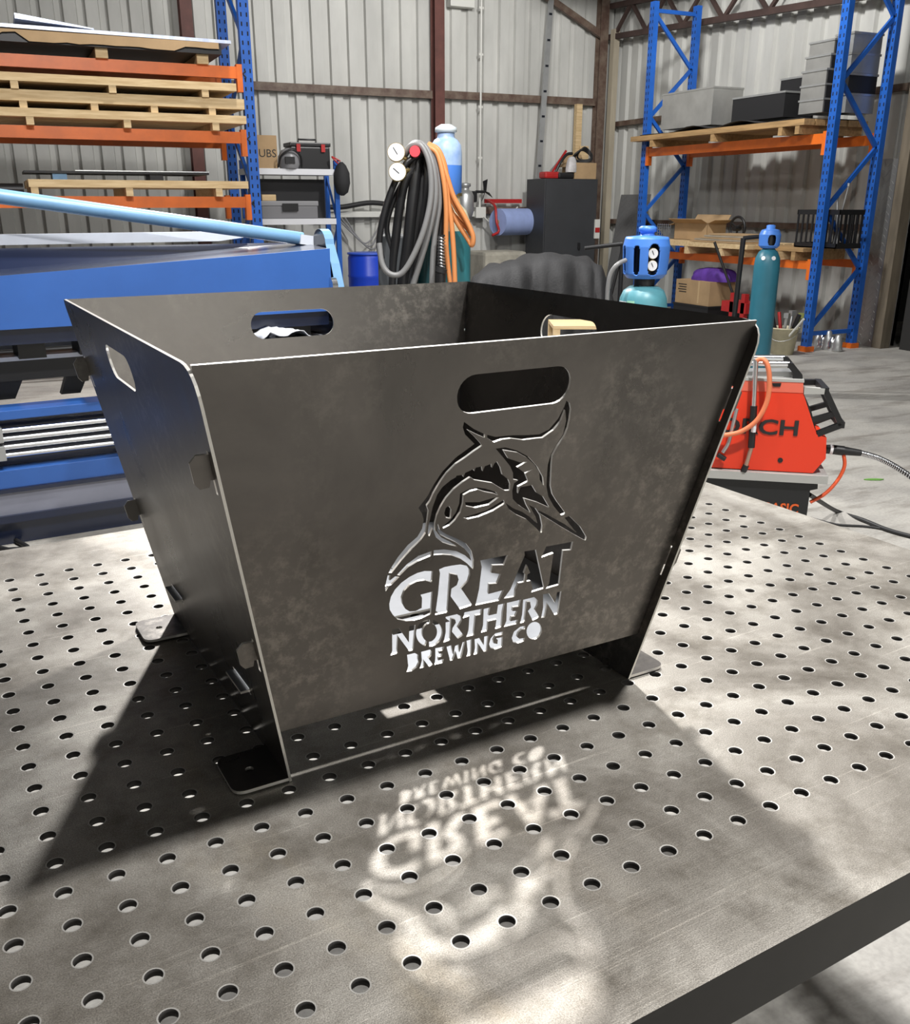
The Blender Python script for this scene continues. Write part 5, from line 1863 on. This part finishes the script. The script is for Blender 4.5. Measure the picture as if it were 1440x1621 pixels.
# tall cylinder behind the hoses
pA_ = at(716, 450, 6.05)
ca = thing('gas_cylinder', 'tall teal gas cylinder with blue guard behind the hose bundle', 'gas cylinder', (pA_.x, pA_.y, 0))
zs = at(717, 366, 6.05).z
MB().lathe([(0.095, 0), (0.112, 0.02), (0.112, zs)], (pA_.x, pA_.y, 0.002), 32).build('body', TEAL, ca)
MB().lathe([(0.112, zs + 0.0005), (0.108, zs + 0.06), (0.085, zs + 0.12), (0.05, zs + 0.155), (0.045, zs + 0.2)], (pA_.x, pA_.y, 0.002), 32).build('shoulder', CREAMP, ca)
zg0, zg1 = at(706, 312, 6.05).z, at(700, 197, 6.05).z
gx, gy = at(706, 300, 6.05).x, at(706, 300, 6.05).y
hgt = zg1 - zg0
MB().lathe([(0.06, zs + 0.2), (0.06, zg0 + 0.02)], (pA_.x, pA_.y, 0.002), 16).build('valve', BRASS, ca)
GB2 = mat('pale_guard_plastic', (0.26, 0.40, 0.70), 0.4, var=0.0, col2=(0.45, 0.58, 0.76), scale=5, lo=0.4, hi=0.6)  # upper part of the guard, paler than its blue base
MB().lathe([(0.075, 0), (0.094, 0.03), (0.096, hgt * 0.44)], (gx, gy, zg0), 28).build('guard_base', GBLUE, ca)
MB().lathe([(0.0962, hgt * 0.4405), (0.096, hgt * 0.60), (0.090, hgt * 0.72), (0.07, hgt * 0.79), (0.052, hgt * 0.82), (0.052, hgt * 0.88)], (gx, gy, zg0), 28).build('guard', GB2, ca)
MB().lathe([(0.050, hgt * 0.885), (0.066, hgt * 0.90), (0.064, hgt * 0.955), (0.03, hgt * 1.0)], (gx, gy, zg0), 24).build('cap', mat('pale_cap_plastic', (0.60, 0.68, 0.72), 0.45), ca)
# dark power source under the hoses
p0 = at(625, 420, 6.0)
ps = thing('welding_power_source', 'dark grey welding machine under the hanging hoses', 'welder', (p0.x, p0.y, 0))
zt3 = at(625, 369, 6.0).z
MB().box((p0.x + 0.02, p0.y + 0.02, zt3 - 0.31), (0.20, 0.42, 0.6), rz=-YAW, bevel=0.012).build('housing', mat('dark_grey_housing', (0.045, 0.05, 0.055), 0.5), ps)
MB().box((p0.x + 0.0, p0.y + 0.02, (zt3 - 0.62) / 2), (0.22, 0.42, zt3 - 0.62), rz=-YAW).build('cart', BLACKP, ps)
p1_ = at(660, 430, 6.02)
cyl2 = thing('gas_cylinder', 'dark teal gas cylinder half hidden in the middle of the hose bundle', 'gas cylinder', (p1_.x, p1_.y, 0))
MB().lathe([(0.052, 0), (0.06, 0.02), (0.06, 1.30), (0.05, 1.38), (0.03, 1.42)], (p1_.x + 0.05, p1_.y, 0.002), 24).build('body', mat('dark_teal_paint', (0.02, 0.085, 0.10), 0.4), cyl2)
MB().cyl((p1_.x + 0.05, p1_.y, 1.42), (p1_.x + 0.05, p1_.y, 1.62), 0.03, 12).build('valve', BRASS, cyl2)
# regulator with two gauges and red knob
HD = 5.78
fc = Vector((-math.sin(YAW), -math.cos(YAW), 0.06))
rg_ = thing('gas_regulator', 'twin gauge regulator with red knob above the hose bundle', 'regulator', tuple(at(645, 262, HD)))
gauge(at(627, 241, HD - 0.05), fc, 0.051, rg_, 1.0)
gauge(at(629, 272, HD - 0.08), fc, 0.051, rg_, 0.7)
kn = MB().cyl(at(657, 241, HD - 0.02), at(657, 241, HD - 0.02) + fc * 0.05, 0.03, 18).build('adjusting_knob', mat('red_knob_plastic', (0.72, 0.06, 0.08), 0.4), rg_)
MB().cyl(at(657, 242, HD + 0.03), at(650, 275, HD + 0.03), 0.028, 12).build('body', BLACKP, rg_)
MB().cyl(at(630, 245, HD), at(655, 258, HD + 0.03), 0.012, 8).build('stem', BRASS, rg_)
MB().cyl(at(632, 272, HD - 0.03), at(655, 268, HD + 0.03), 0.012, 8).build('stem', BRASS, rg_)
MB().cyl(at(652, 270, HD + 0.03), at(662, 300, HD + 0.05), 0.02, 10).build('inlet', BRASS, rg_)

HB = mat('black_hose_rubber', (0.010, 0.010, 0.011), 0.42)
HG = mat('grey_hose_rubber', (0.20, 0.20, 0.20), 0.42)
HO = mat('orange_hose_rubber', (0.62, 0.24, 0.08), 0.5)


def hose(label, m, r, pts, group, d0=HD):
    """hose along photo points (u, v, depth offset)"""
    P = [at(u, v, d0 + dz) for (u, v, dz) in pts]
    mb = MB().tube(smooth_path(P, 6), r, 9)
    lo = min(P, key=lambda p: p.z)
    return single(mb, 'hose', m, label, 'hose', tuple(lo), group)


GH = 'hoses hanging in the bundle'
hose('outermost black hose on the left of the bundle', HB, 0.019, [(668, 242, 0.02), (640, 262, 0.0), (620, 300, -0.02), (606, 345, -0.03), (600, 385, -0.03), (604, 410, -0.03)], GH)
hose('second black hose from the left of the bundle', HB, 0.016, [(668, 250, 0.06), (640, 285, 0.05), (622, 320, 0.04), (612, 360, 0.04), (620, 400, 0.05), (624, 450, 0.05), (624, 480, 0.05)], GH)
hose('thick black hose under the lower gauge', HB, 0.027, [(655, 262, 0.03), (640, 290, 0.02), (632, 330, 0.02), (627, 370, 0.03), (622, 420, 0.05), (620, 480, 0.05)], GH)
hose('thickest black hose below the red knob', HB, 0.034, [(662, 250, 0.05), (656, 290, 0.03), (650, 340, 0.02), (645, 390, 0.03), (638, 440, 0.04), (634, 485, 0.04)], GH)
hose('black hose right of the thickest one', HB, 0.026, [(668, 248, 0.08), (668, 300, 0.05), (660, 350, 0.05), (652, 400, 0.06), (646, 450, 0.06), (643, 485, 0.06)], GH)
hose('broad black hose in the centre of the bundle', HB, 0.030, [(664, 236, 0.08), (676, 265, 0.06), (672, 320, 0.05), (664, 370, 0.07), (656, 430, 0.08), (650, 485, 0.08)], GH)
hose('long grey hose sweeping down left and up again', HG, 0.017, [(640, 242, 0.0), (652, 230, -0.02), (668, 232, -0.04), (680, 262, -0.06), (682, 310, -0.07), (672, 360, -0.08), (654, 405, -0.08), (636, 432, -0.08), (618, 434, -0.08), (605, 418, -0.07), (600, 385, -0.05)], GH)
hose('grey hose over the top of the bundle', HG, 0.019, [(640, 246, 0.03), (655, 228, 0.02), (672, 232, 0.0), (685, 262, -0.03), (689, 310, -0.04), (680, 360, -0.04), (666, 410, -0.03), (654, 450, -0.02), (646, 485, -0.02)], GH)
hose('grey hose falling straight down the middle', HG, 0.018, [(655, 232, 0.04), (676, 236, 0.02), (690, 270, 0.0), (695, 320, 0.0), (688, 370, 0.0), (684, 430, 0.0), (683, 485, 0.0)], GH)
hose('dark hose just left of the orange hoses', HB, 0.022, [(664, 234, 0.07), (684, 250, 0.05), (697, 300, 0.04), (698, 350, 0.04), (692, 410, 0.04), (690, 485, 0.04)], GH)
hose('orange hose hanging straight beside the black torch grip', HO, 0.015, [(676, 232, 0.02), (692, 244, 0.0), (702, 285, -0.02), (706, 330, -0.02), (706, 390, -0.01), (712, 450, 0.0), (714, 485, 0.0)], GH)
hose('orange hose with the widest loop on the right', HO, 0.015, [(676, 230, 0.04), (694, 242, 0.02), (706, 275, 0.0), (718, 312, 0.0), (736, 345, 0.0), (748, 372, 0.0), (747, 388, 0.01), (740, 378, 0.04), (722, 350, 0.05), (708, 320, 0.05)], GH)
hose('orange hose crossing behind the wide loop', HO, 0.014, [(680, 232, 0.05), (698, 250, 0.03), (710, 300, 0.03), (722, 330, 0.03), (738, 352, 0.03), (745, 370, 0.03), (738, 360, 0.06), (716, 338, 0.07)], GH)
hose('orange hose falling on the right in front of the teal cylinder', HO, 0.015, [(678, 228, 0.06), (694, 238, 0.03), (705, 268, 0.01), (708, 310, 0.0), (714, 350, 0.0), (718, 400, 0.0), (720, 450, 0.0), (721, 485, 0.0)], GH)
p0, p1 = at(699, 372, HD - 0.08), at(697, 480, HD - 0.08)
tg = thing('welding_torch', 'black welding torch grip hanging among the orange hoses', 'torch', tuple(p1))
MB().cyl(p1, at(697, 432, HD - 0.08), 0.030, 14).build('grip', BLACKP, tg)
MB().cyl(at(697, 431, HD - 0.08), at(699, 424, HD - 0.08), 0.034, 14).build('collar', BLACKR, tg)
sp_ = []
for k in range(41):
    t = k / 40
    c = at(698.5, 423 - 50 * t, HD - 0.08)
    a = k * math.pi / 2
    sp_.append(c + RT * (0.018 * math.cos(a)) + Vector((fc.x, fc.y, 0)) * (0.018 * math.sin(a)))
MB().tube(sp_, 0.006, 5).build('spring_guard', CHROME, tg)
MB().cyl(at(698, 424, HD - 0.08), at(699, 372, HD - 0.08), 0.014, 10).build('neck', BLACKP, tg)

# cylinder with twin gauge guard (right of the pit)
pB = at(1018, 470, 4.7)
cb_ = thing('gas_cylinder', 'teal gas cylinder with blue twin gauge guard right behind the pit', 'gas cylinder', (pB.x, pB.y, 0))
zsB = at(1018, 452, 4.7).z
TEAL2 = mat('light_teal_paint', (0.10, 0.31, 0.37), 0.38, var=0.12, scale=5)
MB().lathe([(0.10, 0), (0.118, 0.02), (0.118, zsB - 0.10), (0.113, zsB - 0.06), (0.098, zsB - 0.025), (0.07, zsB - 0.005), (0.04, zsB)], (pB.x, pB.y, 0.002), 36).build('body', TEAL2, cb_)
bd = CAMDIR(pB)


def sticker(a0, a1, z0, z1, m):
    vs, fs = [], []
    n = 8
    for j, z in enumerate((z0, (z0 + z1) / 2, z1)):
        h = z - zsB
        rr = 0.1195 if h < -0.10 else (0.1145 + (-h - 0.06) * 0.12 if h < -0.06 else 0.1005)
        for k in range(n + 1):
            a = bd + a0 + (a1 - a0) * k / n
            vs.append((pB.x + rr * math.cos(a), pB.y + rr * math.sin(a), z))
    for j in range(2):
        for k in range(n):
            q = j * (n + 1) + k
            fs.append((q, q + 1, q + n + 2, q + n + 1))
    MB().add(vs, fs, 0, True).build('label_sticker', m, cb_)


sticker(-1.35, -0.75, zsB - 0.22, zsB - 0.07, GFACE)
sticker(-0.72, -0.35, zsB - 0.16, zsB - 0.065, mat('pale_green_label', (0.30, 0.58, 0.42), 0.5))
MB().cyl((pB.x, pB.y, zsB), (pB.x, pB.y, zsB + 0.06), 0.05, 16).build('neck', BLACKP, cb_)
zB0, zB1 = at(1018, 440, 4.7).z, at(1018, 377, 4.7).z
hB = zB1 - zB0
shell('guard', [(0.085, 0.0), (0.104, 0.02), (0.110, hB * 0.5), (0.112, hB * 0.8), (0.104, hB)], (pB.x, pB.y, zB0), GBLUE, cb_,
      [(bd - 0.42, hB * 0.46, 0.16, hB * 0.38), (bd + 0.36, hB * 0.48, 0.27, hB * 0.40), (bd - 1.2, hB * 0.46, 0.16, hB * 0.36), (bd + 3.1, hB * 0.46, 0.4, hB * 0.38)], n=168, rows=60)
MB().lathe([(0.103, 0.0), (0.10, 0.006), (0.04, 0.012), (0.034, 0.014), (0.034, 0.028), (0.042, 0.03), (0.042, 0.048), (0.03, 0.056)], (pB.x, pB.y, zB1), 28).build('guard_cap', GBLUE, cb_)
MB().cyl((pB.x, pB.y, zB0), (pB.x, pB.y, zB1), 0.058, 20).build('valve_body', BLACKP, cb_)
fB = Vector((math.cos(bd + 0.36), math.sin(bd + 0.36), 0))
for k, zz in enumerate((zB0 + hB * 0.64, zB0 + hB * 0.34)):
    gauge(Vector((pB.x, pB.y, zz)) + fB * 0.088, fB, 0.025, cb_, 1.1)
mb = MB().tube(smooth_path([at(990, 412, 4.65), at(978, 418, 4.62), at(967, 432, 4.62), (at(962, 455, 4.62)), at(960, 500, 4.62)]), 0.011, 8)
single(mb, 'gas_hose', HG, 'grey hose leaving the blue twin gauge guard to the left', 'hose', tuple(at(960, 500, 4.62)))

# cylinder near the right rack
pC = at(1205, 500, 8.0)
cc = thing('gas_cylinder', 'slim teal gas cylinder with small blue guard in front of the right rack', 'gas cylinder', (pC.x, pC.y, 0))
zc = at(1206, 393, 8.0).z
MB().lathe([(0.085, 0), (0.103, 0.02), (0.103, zc - 0.14), (0.098, zc - 0.08), (0.075, zc - 0.03), (0.04, zc)], (pC.x, pC.y, 0.002), 32).build('body', mat('deep_teal_paint', (0.03, 0.17, 0.24), 0.4, var=0.15, scale=4), cc)
zc1 = at(1208, 364, 8.0).z
bC = CAMDIR(pC)
hC = zc1 - zc
shell('guard', [(0.062, 0.0), (0.082, 0.02), (0.086, hC * 0.75), (0.07, hC)], (pC.x, pC.y, zc), GBLUE, cc, [(bC + 0.25, hC * 0.45, 0.38, hC * 0.3), (bC + 2.8, hC * 0.45, 0.4, hC * 0.3)], n=120, rows=40)
MB().lathe([(0.071, 0.0), (0.035, 0.01), (0.035, 0.035), (0.02, 0.04)], (pC.x, pC.y, zc1), 20).build('guard_cap', GBLUE, cc)
MB().cyl((pC.x, pC.y, zc - 0.004), (pC.x, pC.y, zc1), 0.05, 14).build('valve_body', BLACKP, cc)
for da in (0.5, -0.35):
    c = Vector((pC.x + 0.094 * math.cos(bC + da), pC.y + 0.094 * math.sin(bC + da), zc - 0.075))
    MB().cyl(c, c + Vector((math.cos(bC + da), math.sin(bC + da), 0.3)) * 0.006, 0.017, 12).build('round_label', GFACE, cc)
# black pole beside the slim cylinder
pp = at(1158, 520, 8.2)
zp1 = at(1167, 377, 8.2).z
mb = MB().cyl((pp.x, pp.y, 0.0), (pp.x + 0.03, pp.y, zp1), 0.022, 10).cyl((pp.x + 0.03, pp.y, zp1), (pp.x + 0.24, pp.y - 0.1, zp1 + 0.02), 0.018, 10)
mb.box((pp.x, pp.y, 0.01), (0.3, 0.3, 0.02))
single(mb, 'hand_truck', BLACKP, 'black pole handle of a cylinder trolley left of the slim teal cylinder', 'trolley', (pp.x, pp.y, 0))
# timber seen through the right handle slot
cq = at(876, 516, 5.6)
cz = cq.z
cu_ = Vector((math.cos(-YAW), math.sin(-YAW), 0))
cv_ = Vector((-cu_.y, cu_.x, 0))
crt = thing('timber_crate', 'open fronted timber crate seen through the right handle slot', 'crate', (cq.x + cu_.x * 0.2 + cv_.x * 0.17, cq.y + cu_.y * 0.2 + cv_.y * 0.17, 0), -YAW)


def cbox(name, a0, a1, b0, b1, z0, z1, m):
    c = Vector((cq.x, cq.y, 0)) + cu_ * ((a0 + a1) / 2) + cv_ * ((b0 + b1) / 2)
    MB().box((c.x, c.y, (z0 + z1) / 2), (a1 - a0, b1 - b0, z1 - z0), rz=-YAW).build(name, m, crt)


for a_ in (0.0, 0.36):
    for b_ in (0.0, 0.30):
        cbox('corner_post', a_, a_ + 0.04, b_, b_ + 0.04, 0.0, cz - 0.021, PINE)
for k in range(4):
    cbox('top_board', 0.0, 0.40, k * 0.085, k * 0.085 + 0.08, cz - 0.02, cz, PINE)
for k in range(6):
    cbox('back_board', 0.04, 0.36, 0.32, 0.335, 0.02 + k * 0.12, 0.13 + k * 0.12, PINE2)
cbox('bottom_board', 0.04, 0.36, 0.0, 0.32, 0.02, 0.04, PINE2)

# ------------------------------------------------------------------ red welder on its cart
WE = Vector((math.cos(math.radians(-37)), math.sin(math.radians(-37)), 0))     # along the machine, towards its front
WN = Vector((WE.y, -WE.x, 0))                                                  # its visible side faces this way
WO = at(1290, 750, 3.92)
if WN.dot(EYE - WO) < 0:
    WN = -WN


def wp(u, v):
    """pixel to (along, height) on the welder's visible side"""
    d = ray(u, v)
    t = (WO - EYE).dot(WN) / d.dot(WN)
    p = EYE + d * t
    return ((p - WO).dot(WE), p.z)


def wc(x, y):
    return wp(1060 + x / 3.79, 540 + y / 3.79)


def W(s, z, n=0.0):
    """(along, height, out of the side) to world"""
    return Vector((WO.x, WO.y, 0)) + WE * s + WN * n + Vector((0, 0, z))


WRED = mat('welder_red_paint', (0.80, 0.045, 0.012), 0.4, 0.0, coat=0.1)
WRED2 = mat('welder_light_red_trim', (0.80, 0.16, 0.10), 0.4)
WGREY = mat('cart_grey_tray', (0.42, 0.42, 0.40), 0.45)
WIDTH = 0.24
wl = thing('welding_machine', 'red welding machine with black lettering and chrome handle', 'welder', tuple(W(-0.35, 0.40, -0.12)), math.atan2(WE.y, WE.x))


def wprism(pts, n0, n1, name, m, par=None, px=True):
    pl = [wc(*p) for p in pts] if px else pts
    mb = MB().prism(pl, Vector((WO.x, WO.y, 0)) + WN * ((n0 + n1) / 2), WE, (0, 0, 1), abs(n1 - n0))
    return mb.build(name, m, par or wl)


sL = -0.62
side = [wc(800, 312), wc(880, 560), wc(940, 580), wc(935, 705), wc(858, 792), wc(300, 772)]
zb0 = side[-1][1]
pl = [(sL, zb0 + 0.012)] + [(sL, side[0][1])] + side[:5] + [(side[4][0] - 0.02, side[4][1] - 0.002)]
wprism([(sL, side[0][1]), side[0], side[1], side[2], side[3], side[4], (sL, zb0 + 0.01)], -WIDTH, 0.0, 'housing', WRED, px=False)
t0, t1 = wc(800, 311)[1], wc(800, 248)[1]
wprism([(sL, t0), (wc(800, 311)[0], t0), (wc(806, 248)[0] - 0.004, t1), (sL, t1)], -WIDTH, 0.002, 'top_trim', WRED2, px=False)
wprism([(sL, t1), (wc(806, 248)[0], t1), (wc(806, 232)[0], t1 + 0.012), (sL, t1 + 0.012)], -WIDTH - 0.004, 0.004, 'lid', WGREY, px=False)
mm = axes(W(wc(487, 515)[0], wc(487, 515)[1], 0.0035), WE, (0, 0, 1))
if mm.col[2].to_3d().dot(WN) < 0:
    mm = axes(W(wc(487, 515)[0], wc(487, 515)[1], 0.0035), -WE, (0, 0, 1))
text_mesh('LORCH', 0.092, mm @ Matrix.Diagonal((1.30, 1, 1, 1)), 'lettering', INK, wl, depth=0.0008, bold=0.002)
MB().cyl(W(*wc(662, 714), 0.0), W(*wc(662, 714), 0.003), 0.011, 18).build('round_hole', BLACKP, wl)
wprism([(612, 250), (668, 250), (662, 272), (620, 272)], 0.0045, 0.006, 'catch', BLACKP)
# chrome carry handle
h0, h1 = wc(300, 138), wc(720, 142)
for n_ in (-0.03, -WIDTH + 0.04):
    MB().cyl(W(h0[0], h0[1], n_), W(h1[0], h1[1], n_), 0.012, 12).build('carry_rail', CHROME, wl)
    wprism([(712, 132), (745, 138), (798, 205), (802, 238), (742, 238), (740, 195), (712, 160)], n_ - 0.014, n_ + 0.014, 'handle_bracket', BLACKP)
MB().bar(W(*wc(300, 210), -0.1), W(*wc(742, 212), -0.1), 0.10, 0.022).build('handle_base', GALV, wl)
# front guard frame: black bars on each side
for n_ in (-0.012, -WIDTH + 0.02):
    pts = [(806, 300), (935, 300), (1030, 505), (885, 560)]
    for a, b in zip(pts, pts[1:]):
        MB().bar(W(*wc(*a), n_), W(*wc(*b), n_), 0.024, 0.026, up=WN).build('guard_bar', BLACKP, wl)
    MB().bar(W(*wc(850, 478), n_), W(*wc(985, 440), n_), 0.022, 0.022, up=WN).build('guard_bar', BLACKP, wl)
wprism([(806, 275), (930, 285), (925, 318), (803, 318)], -0.02, 0.004, 'guard_plate', WGREY)
for c_ in ((935, 300), (1030, 505)):
    MB().bar(W(*wc(*c_), 0.0), W(*wc(*c_), -WIDTH + 0.01), 0.026, 0.026).build('cross_bar', BLACKP, wl)
wprism([(806, 320), (850, 420), (880, 540), (860, 500), (820, 380)], -WIDTH + 0.02, -0.01, 'control_panel', BLACKP)
# torch socket
s0 = W(*wc(932, 672), -0.07)
s1 = W(*wc(975, 672), -0.07)
s2 = W(*wc(1060, 682), -0.07)
s3 = W(*wc(1165, 695), -0.07)
tq_ = thing('torch_cable', 'black torch plug and silver armoured cable leaving the red welder', 'cable', tuple(s3))
MB().cyl(s0, s1, 0.020, 16).build('plug', BLACKP, tq_)
MB().cyl(s1, s1 + (s2 - s1) * 0.2, 0.022, 16).build('collar', GFACE, tq_)
MB().cyl(s1 + (s2 - s1) * 0.2, s2, 0.021, 16).build('sleeve', BLACKP, tq_)
MB().cyl(s2, s3, 0.019, 16, r2=0.014).build('boot', BLACKP, tq_)
cpts = smooth_path([s3, W(*wc(1290, 730), -0.05), W(*wc(1440, 810), 0.0), W(*wc(1650, 960), 0.1), W(*wc(1850, 1080), 0.2)], 14)
MB().tube(cpts, 0.011, 10).build('inner_hose', BLACKP, tq_)
hel = []
tot = len(cpts)
for i in range(tot - 1):
    for k in range(6):
        t = k / 6
        c = cpts[i].lerp(cpts[i + 1], t)
        d = (cpts[i + 1] - cpts[i]).normalized()
        s = d.orthogonal().normalized()
        a = 2 * math.pi * (i * 6 + k) / 6 * (1.0)
        hel.append(c + (s * math.cos(a) + d.cross(s) * math.sin(a)) * 0.0115)
MB().tube(hel, 0.0032, 5).build('spiral_armour', CHROME, tq_)
# gas torch hooked over the handle
tr_ = thing('gas_torch', 'chrome torch with black grip hanging over the red welder', 'torch', tuple(W(*wc(440, 770), 0.03)))
MB().cyl(W(*wc(512, 105), 0.03), W(*wc(500, 380), 0.03), 0.011, 12).build('tube', CHROME, tr_)
MB().cyl(W(*wc(500, 380), 0.03), W(*wc(485, 628), 0.03), 0.015, 14).build('grip', BLACKP, tr_)
MB().cyl(W(*wc(485, 628), 0.03), W(*wc(452, 740), 0.025), 0.010, 12).build('nozzle', mat('brushed_copper', (0.55, 0.38, 0.30), 0.35, 0.9), tr_)
MB().cyl(W(*wc(455, 735), 0.025), W(*wc(438, 772), 0.022), 0.014, 12).build('tip', BLACKP, tr_)
MB().box(W(*wc(498, 505), 0.045), (0.014, 0.014, 0.04)).build('trigger', GFACE, tr_)
mb = MB().tube(smooth_path([W(*wc(515, 112), 0.03), W(*wc(545, 100), 0.035), W(*wc(575, 125), 0.045), W(*wc(590, 210), 0.05), W(*wc(578, 340), 0.05), W(*wc(520, 455), 0.05), W(*wc(430, 525), 0.045), W(*wc(340, 550), 0.04), W(*wc(240, 560), 0.03)]), 0.0105, 10)
single(mb, 'orange_hose', mat('pale_orange_hose', (0.78, 0.22, 0.10), 0.5), 'pale orange hose looping over the red welder', 'hose', tuple(W(*wc(240, 560), 0.03)))
mb = MB().tube(smooth_path([W(*wc(400, 400), 0.02), W(*wc(375, 500), 0.025), W(*wc(350, 600), 0.025), W(*wc(315, 660), 0.025)]), 0.008, 8)
mb.cyl(W(*wc(285, 672), 0.025), W(*wc(330, 700), 0.025), 0.011, 10, mi=1)
single(mb, 'earth_lead', [GALV, BLACKP], 'thin silver lead with black end beside the pit edge on the red welder', 'cable', tuple(W(*wc(315, 690), 0.02)))
# cart
ct = thing('welder_cart', 'black welder cart with grey tray and orange lettering', 'cart', tuple(W(-0.35, 0.0, -0.12)), math.atan2(WE.y, WE.x))
zt4 = zb0 + 0.006
trx = wc(945, 800)[0]
MB().bar(W(sL - 0.05, zt4 - 0.02, -WIDTH / 2), W(trx, zt4 - 0.02, -WIDTH / 2), WIDTH + 0.06, 0.036).build('tray', WGREY, ct)
zc0 = 0.08
xe = wc(838, 900)[0]
MB().bar(W(sL, (zc0 + zt4 - 0.04) / 2, -WIDTH / 2), W(xe, (zc0 + zt4 - 0.04) / 2, -WIDTH / 2), WIDTH + 0.02, zt4 - 0.042 - zc0).build('body', mat('cart_black_paint', (0.012, 0.013, 0.014), 0.45), ct)
mm2 = axes(W(wc(665, 995)[0], wc(665, 1000)[1], 0.0125), mm.col[0].to_3d(), (0, 0, 1))
text_mesh('BASIC', 0.062, mm2 @ Matrix.Diagonal((0.9, 1, 1, 1)), 'lettering', mat('orange_print', (0.75, 0.12, 0.02), 0.5), ct, depth=0.0008, bold=0.0015)
wprism([(840, 858), (892, 860), (890, 895), (840, 905)], -0.06, -0.02, 'hook', BLACKP, ct)
for s_ in (sL + 0.06, xe - 0.08):
    for n_ in (0.0, -WIDTH):
        MB().cyl(W(s_, 0.06, n_ - 0.018), W(s_, 0.06, n_ + 0.018), 0.06, 18).build('wheel', BLACKR, ct)
# cables by the cart
hz = W(*wc(1060, 715), -0.07)
mb = MB().tube(smooth_path([s2 + Vector((0, 0, -0.01)), W(*wc(1062, 770), -0.06), W(*wc(1020, 850), -0.05), W(*wc(940, 925), -0.03), W(*wc(845, 975), -0.02)]), 0.008, 8)
single(mb, 'earth_cable', mat('orange_red_cable', (0.72, 0.10, 0.03), 0.45), 'orange red cable curving from the torch plug to the black cart', 'cable', tuple(W(*wc(845, 975), -0.02)))
mb = MB().tube(smooth_path([W(*wc(845, 940), -0.05)] + [on_z(1060 + x / 3.79, 540 + y / 3.79, 0.011) for x, y in ((1000, 1020), (1150, 1070), (1300, 1130), (1450, 1172), (1700, 1230))]), 0.011, 8)
single(mb, 'power_cable', BLACKR, 'thick black power cable running from the cart across the floor', 'cable', tuple(on_z(1340, 815, 0)))
mb = MB().tube(smooth_path([on_z(1060 + x / 3.79, 540 + y / 3.79, 0.007) for x, y in ((840, 1060), (1000, 1100), (1180, 1112), (1330, 1138), (1500, 1185))]), 0.006, 8)
single(mb, 'thin_cable', BLACKR, 'thin black cable lying beside the thick power cable', 'cable', tuple(on_z(1340, 832, 0)))
# leaf on the floor
lc = on_z(1383, 759, 0.004)
mb = MB().prism([(-0.06, 0), (-0.03, 0.012), (0.02, 0.014), (0.06, 0.004), (0.03, -0.012), (-0.03, -0.010)], lc, RT, (math.sin(YAW), math.cos(YAW), 0.0), 0.006)
single(mb, 'leaf', mat('green_leaf', (0.13, 0.32, 0.06), 0.5), 'single green leaf on the concrete floor', 'leaf', (lc.x, lc.y, 0.001))
# cord on the floor left of the table
for k, pts in enumerate((((-60, 838), (0, 843), (30, 858), (44, 868), (20, 870), (-10, 872)), ((-60, 850), (-5, 866), (25, 872), (42, 872)))):
    mb = MB().tube(smooth_path([on_z(u, v, 0.014 + 0.012 * k) for u, v in pts]), 0.012, 8)
    single(mb, 'extension_lead', BLACKR, ('looped black cord on the floor under the blue folder', 'second black cord lying over the loop under the blue folder')[k], 'cable', tuple(on_z(0, 860, 0)), 'cords on the floor by the folder')
